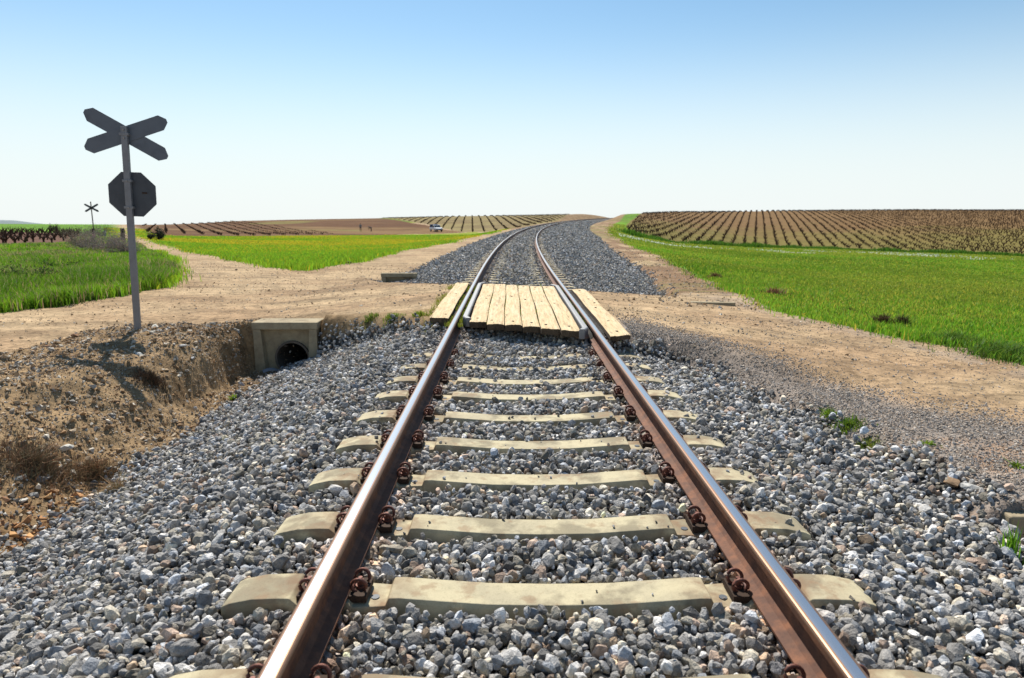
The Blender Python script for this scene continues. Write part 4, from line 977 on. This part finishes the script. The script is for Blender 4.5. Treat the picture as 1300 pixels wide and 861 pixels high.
for k, (sv, sf) in enumerate(shapes):
    m = rest[rest % 5 == k]; a = RNG.uniform(0, 6.28, len(m)); sc = RNG.uniform(.6, 1.25, len(m)) * np.where(src[m] == 2, .62, 1) * np.where(src[m] == 4, .42, 1) * np.where(src[m] == 3, np.interp(vy[m], [120, 230], [1.2, .8]), 1) * np.where((src[m] == 2) & (vy[m] > 220), .75, 1)
    ca, sa_ = np.cos(a) * sc, np.sin(a) * sc
    v = np.stack([sv[None, :, 0] * ca[:, None] - sv[None, :, 1] * sa_[:, None] + vx[m][:, None], sv[None, :, 0] * sa_[:, None] + sv[None, :, 1] * ca[:, None] + vy[m][:, None], sv[None, :, 2] * sc[:, None] + vz[m][:, None]], 2)
    Vs.append(v.reshape(-1, 3)); Fs.append((sf[None] + (np.arange(len(m)) * len(sv))[:, None, None] + off).reshape(-1, 3)); off += v.shape[0] * v.shape[1]
print('vines', len(vx), 'rest', len(rest), 'src', [(src == k).sum() for k in (1, 2, 3, 4)])
tag(npmesh('vines', np.concatenate(Vs), np.concatenate(Fs), M_vine), 'rows of leafless dark vines covering the far vineyard slopes', 'vines', kind='stuff')

# ------------------------------------------------------------------ pickup and people far away
M_white = mat('white_paint', (.78, .80, .82), .3, spec=.5); M_glass = mat('dark_glass', (.03, .04, .05), .1, spec=.8)
M_blue = mat('dark_blue_canvas', (.03, .06, .13), .8); M_tyre = mat('tyre_rubber', (.02, .02, .02), .8); M_rim = mat('wheel_rim', (.5, .5, .5), .4, .7)
M_lamp = mat('headlamp_glass', (.6, .6, .6), .2); M_bump = mat('black_bumper', (.03, .03, .03), .6)
def pickup(px, d, rz):
    t = tag(empty('pickup_truck', pxd(px, d), rz), 'white pickup with dark blue covered load bed parked before the striped vineyard', 'pickup')
    bm = bmesh.new(); prism(bm, [(-2.0, .45), (-2.0, .95), (-.1, .98), (.95, .95), (1.75, .85), (2.0, .70), (2.02, .42)], 'y', -.80, .80); bmobj('body', bm, M_white, t, bevel=.05)
    bm = bmesh.new(); prism(bm, [(-.35, .97), (-.25, 1.50), (.45, 1.50), (1.05, .94)], 'y', -.72, .72); cab = bmobj('cab', bm, M_white, t, bevel=.04)
    bm = bmesh.new(); v = [bm.verts.new(p) for p in ((.52, -.64, 1.46), (.52, .64, 1.46), (1.02, .68, 1.0), (1.02, -.68, 1.0))]
    for q in v: q.co.x += .02
    bm.faces.new(v); g = bmesh.ops.extrude_face_region(bm, geom=list(bm.faces)); bmesh.ops.translate(bm, verts=[e for e in g['geom'] if isinstance(e, bmesh.types.BMVert)], vec=(-.02, 0, -.01)); bmobj('windscreen', bm, M_glass, cab)
    for s_ in (-1, 1):
        bm = bmesh.new(); prism(bm, [(-.2, 1.03), (-.14, 1.42), (.42, 1.42), (.84, 1.03)], 'y', s_ * .722, s_ * .735); bmobj('side_window', bm, M_glass, cab)
        bm = bmesh.new(); box(bm, 1.96, 2.03, s_ * .55 - .14, s_ * .55 + .14, .62, .78); bmobj('headlight', bm, M_lamp, t)
        for xw in (-1.3, 1.3):
            bm = bmesh.new(); prism(bm, [(xw + .31 * math.cos(k * .393), .31 + .31 * math.sin(k * .393)) for k in range(16)], 'y', s_ * .66, s_ * .84); w = bmobj('wheel', bm, M_tyre, t)
            bm = bmesh.new(); prism(bm, [(xw + .18 * math.cos(k * .393), .31 + .18 * math.sin(k * .393)) for k in range(16)], 'y', s_ * .842, s_ * .855); bmobj('rim', bm, M_rim, w)
    bm = bmesh.new(); box(bm, 2.0, 2.1, -.78, .78, .36, .54); bmobj('bumper', bm, M_bump, t)
    bm = bmesh.new(); box(bm, -1.98, -.4, -.76, .76, .97, 1.62); bmobj('load_cover', bm, M_blue, t, bevel=.08)
pickup(553.5, 152, R(-62))
def person(px, d, bend, label, rz, shirt, hair=(.03, .02, .015)):
    pos = pxd(px, d); t = tag(empty('person', pos, rz), label, 'person', 'people working in the ploughed field')
    J = {'pel': (0, 0, .93), 'wst': (0, 0, 1.05), 'cst': (0, 0, 1.30), 'nck': (0, 0, 1.47), 'hd0': (0, .01, 1.56), 'hd1': (0, .02, 1.68),
         'hl': (-.10, 0, .88), 'kl': (-.12, .03, .50), 'al': (-.13, -.02, .09), 'tl': (-.14, .12, .04), 'hr': (.10, 0, .88), 'kr': (.12, .03, .50), 'ar': (.13, -.02, .09), 'tr': (.14, .12, .04),
         'sl': (-.19, 0, 1.40), 'el': (-.24, -.02, 1.12), 'wl': (-.24, .08, .88), 'fl': (-.24, .10, .79), 'sr': (.19, 0, 1.40), 'er': (.24, -.02, 1.12), 'wr': (.24, .08, .88), 'fr': (.24, .10, .79)}
    if bend:
        def rt(p, a):
            y, z = p[1], p[2] - .95; return (p[0], y * math.cos(a) + z * math.sin(a), .95 - y * math.sin(a) + z * math.cos(a))
        for k in ('wst', 'cst', 'nck', 'hd0', 'hd1', 'sl', 'sr'): J[k] = rt(J[k], R(bend))
        for s_, q in (('l', -1), ('r', 1)):
            a = J['s' + s_]; J['e' + s_] = (a[0] + q * .03, a[1] + .03, a[2] - .27); J['w' + s_] = (a[0] + q * .01, a[1] + .08, a[2] - .52); J['f' + s_] = (a[0], a[1] + .1, a[2] - .62)
    rad = dict(pel=.15, wst=.14, cst=.16, nck=.055, hd0=.085, hd1=.10, hl=.10, kl=.065, al=.045, tl=.045, hr=.10, kr=.065, ar=.045, tr=.045, sl=.075, el=.05, wl=.035, fl=.04, sr=.075, er=.05, wr=.035, fr=.04)
    E = [('pel', 'wst'), ('wst', 'cst'), ('cst', 'nck'), ('nck', 'hd0'), ('hd0', 'hd1'), ('pel', 'hl'), ('hl', 'kl'), ('kl', 'al'), ('al', 'tl'), ('pel', 'hr'), ('hr', 'kr'), ('kr', 'ar'), ('ar', 'tr'),
         ('cst', 'sl'), ('sl', 'el'), ('el', 'wl'), ('wl', 'fl'), ('cst', 'sr'), ('sr', 'er'), ('er', 'wr'), ('wr', 'fr')]
    ks = list(J); me = bpy.data.meshes.new('body'); me.from_pydata([J[k] for k in ks], [(ks.index(a), ks.index(b)) for a, b in E], []); o = bpy.data.objects.new('body', me); COL.objects.link(o)
    mod = o.modifiers.new('skin', 'SKIN')
    for i, k in enumerate(ks): me.skin_vertices[0].data[i].radius = (rad[k], rad[k]); me.skin_vertices[0].data[i].use_root = (i == 0)
    o.modifiers.new('sub', 'SUBSURF').levels = 2; o.modifiers['sub'].render_levels = 2
    bpy.context.view_layer.update(); dg = bpy.context.evaluated_depsgraph_get(); m2 = bpy.data.meshes.new_from_object(o.evaluated_get(dg))
    bpy.data.objects.remove(o)
    o = bpy.data.objects.new('body', m2); COL.objects.link(o); o.parent = t; m2.materials.clear()
    for m_ in (M_trous, shirt, M_skin): m2.materials.append(m_)
    hd = Vector(J['hd1']); nk = Vector(J['nck']); wa = Vector(J['wst'])
    for p in m2.polygons:
        c_ = p.center; p.use_smooth = True
        fist = min((c_ - Vector(J['fl'])).length, (c_ - Vector(J['fr'])).length) < .1
        p.material_index = 2 if ((c_ - hd).length < .2 and (c_ - nk).length > .05) or fist else (0 if (c_.z < .98 and (not bend or c_.y < .18) and abs(c_.x) < .2) else 1)
    bm = bmesh.new(); bmesh.ops.create_icosphere(bm, subdivisions=2, radius=.115)
    for v in bm.verts: v.co.z = max(v.co.z, -.03) * .95
    h_ = bmobj('hair', bm, mat('hair_%d' % bend, hair, .8), t, smooth=True); h_.location = hd + Vector((0, -.01, .02))
M_trous = mat('dark_trousers', (.03, .03, .04), .9); M_sh1 = mat('grey_jacket', (.22, .22, .22), .9); M_sh2 = mat('black_jacket', (.03, .03, .035), .9); M_skin = mat('skin', (.45, .28, .2), .6)
person(457.5, 150, 0, 'person standing upright in a grey top and dark trousers in the ploughed field', R(200), M_sh1)
person(471, 150, 78, 'person in dark clothes bending forward in the ploughed field', R(75), M_sh2)
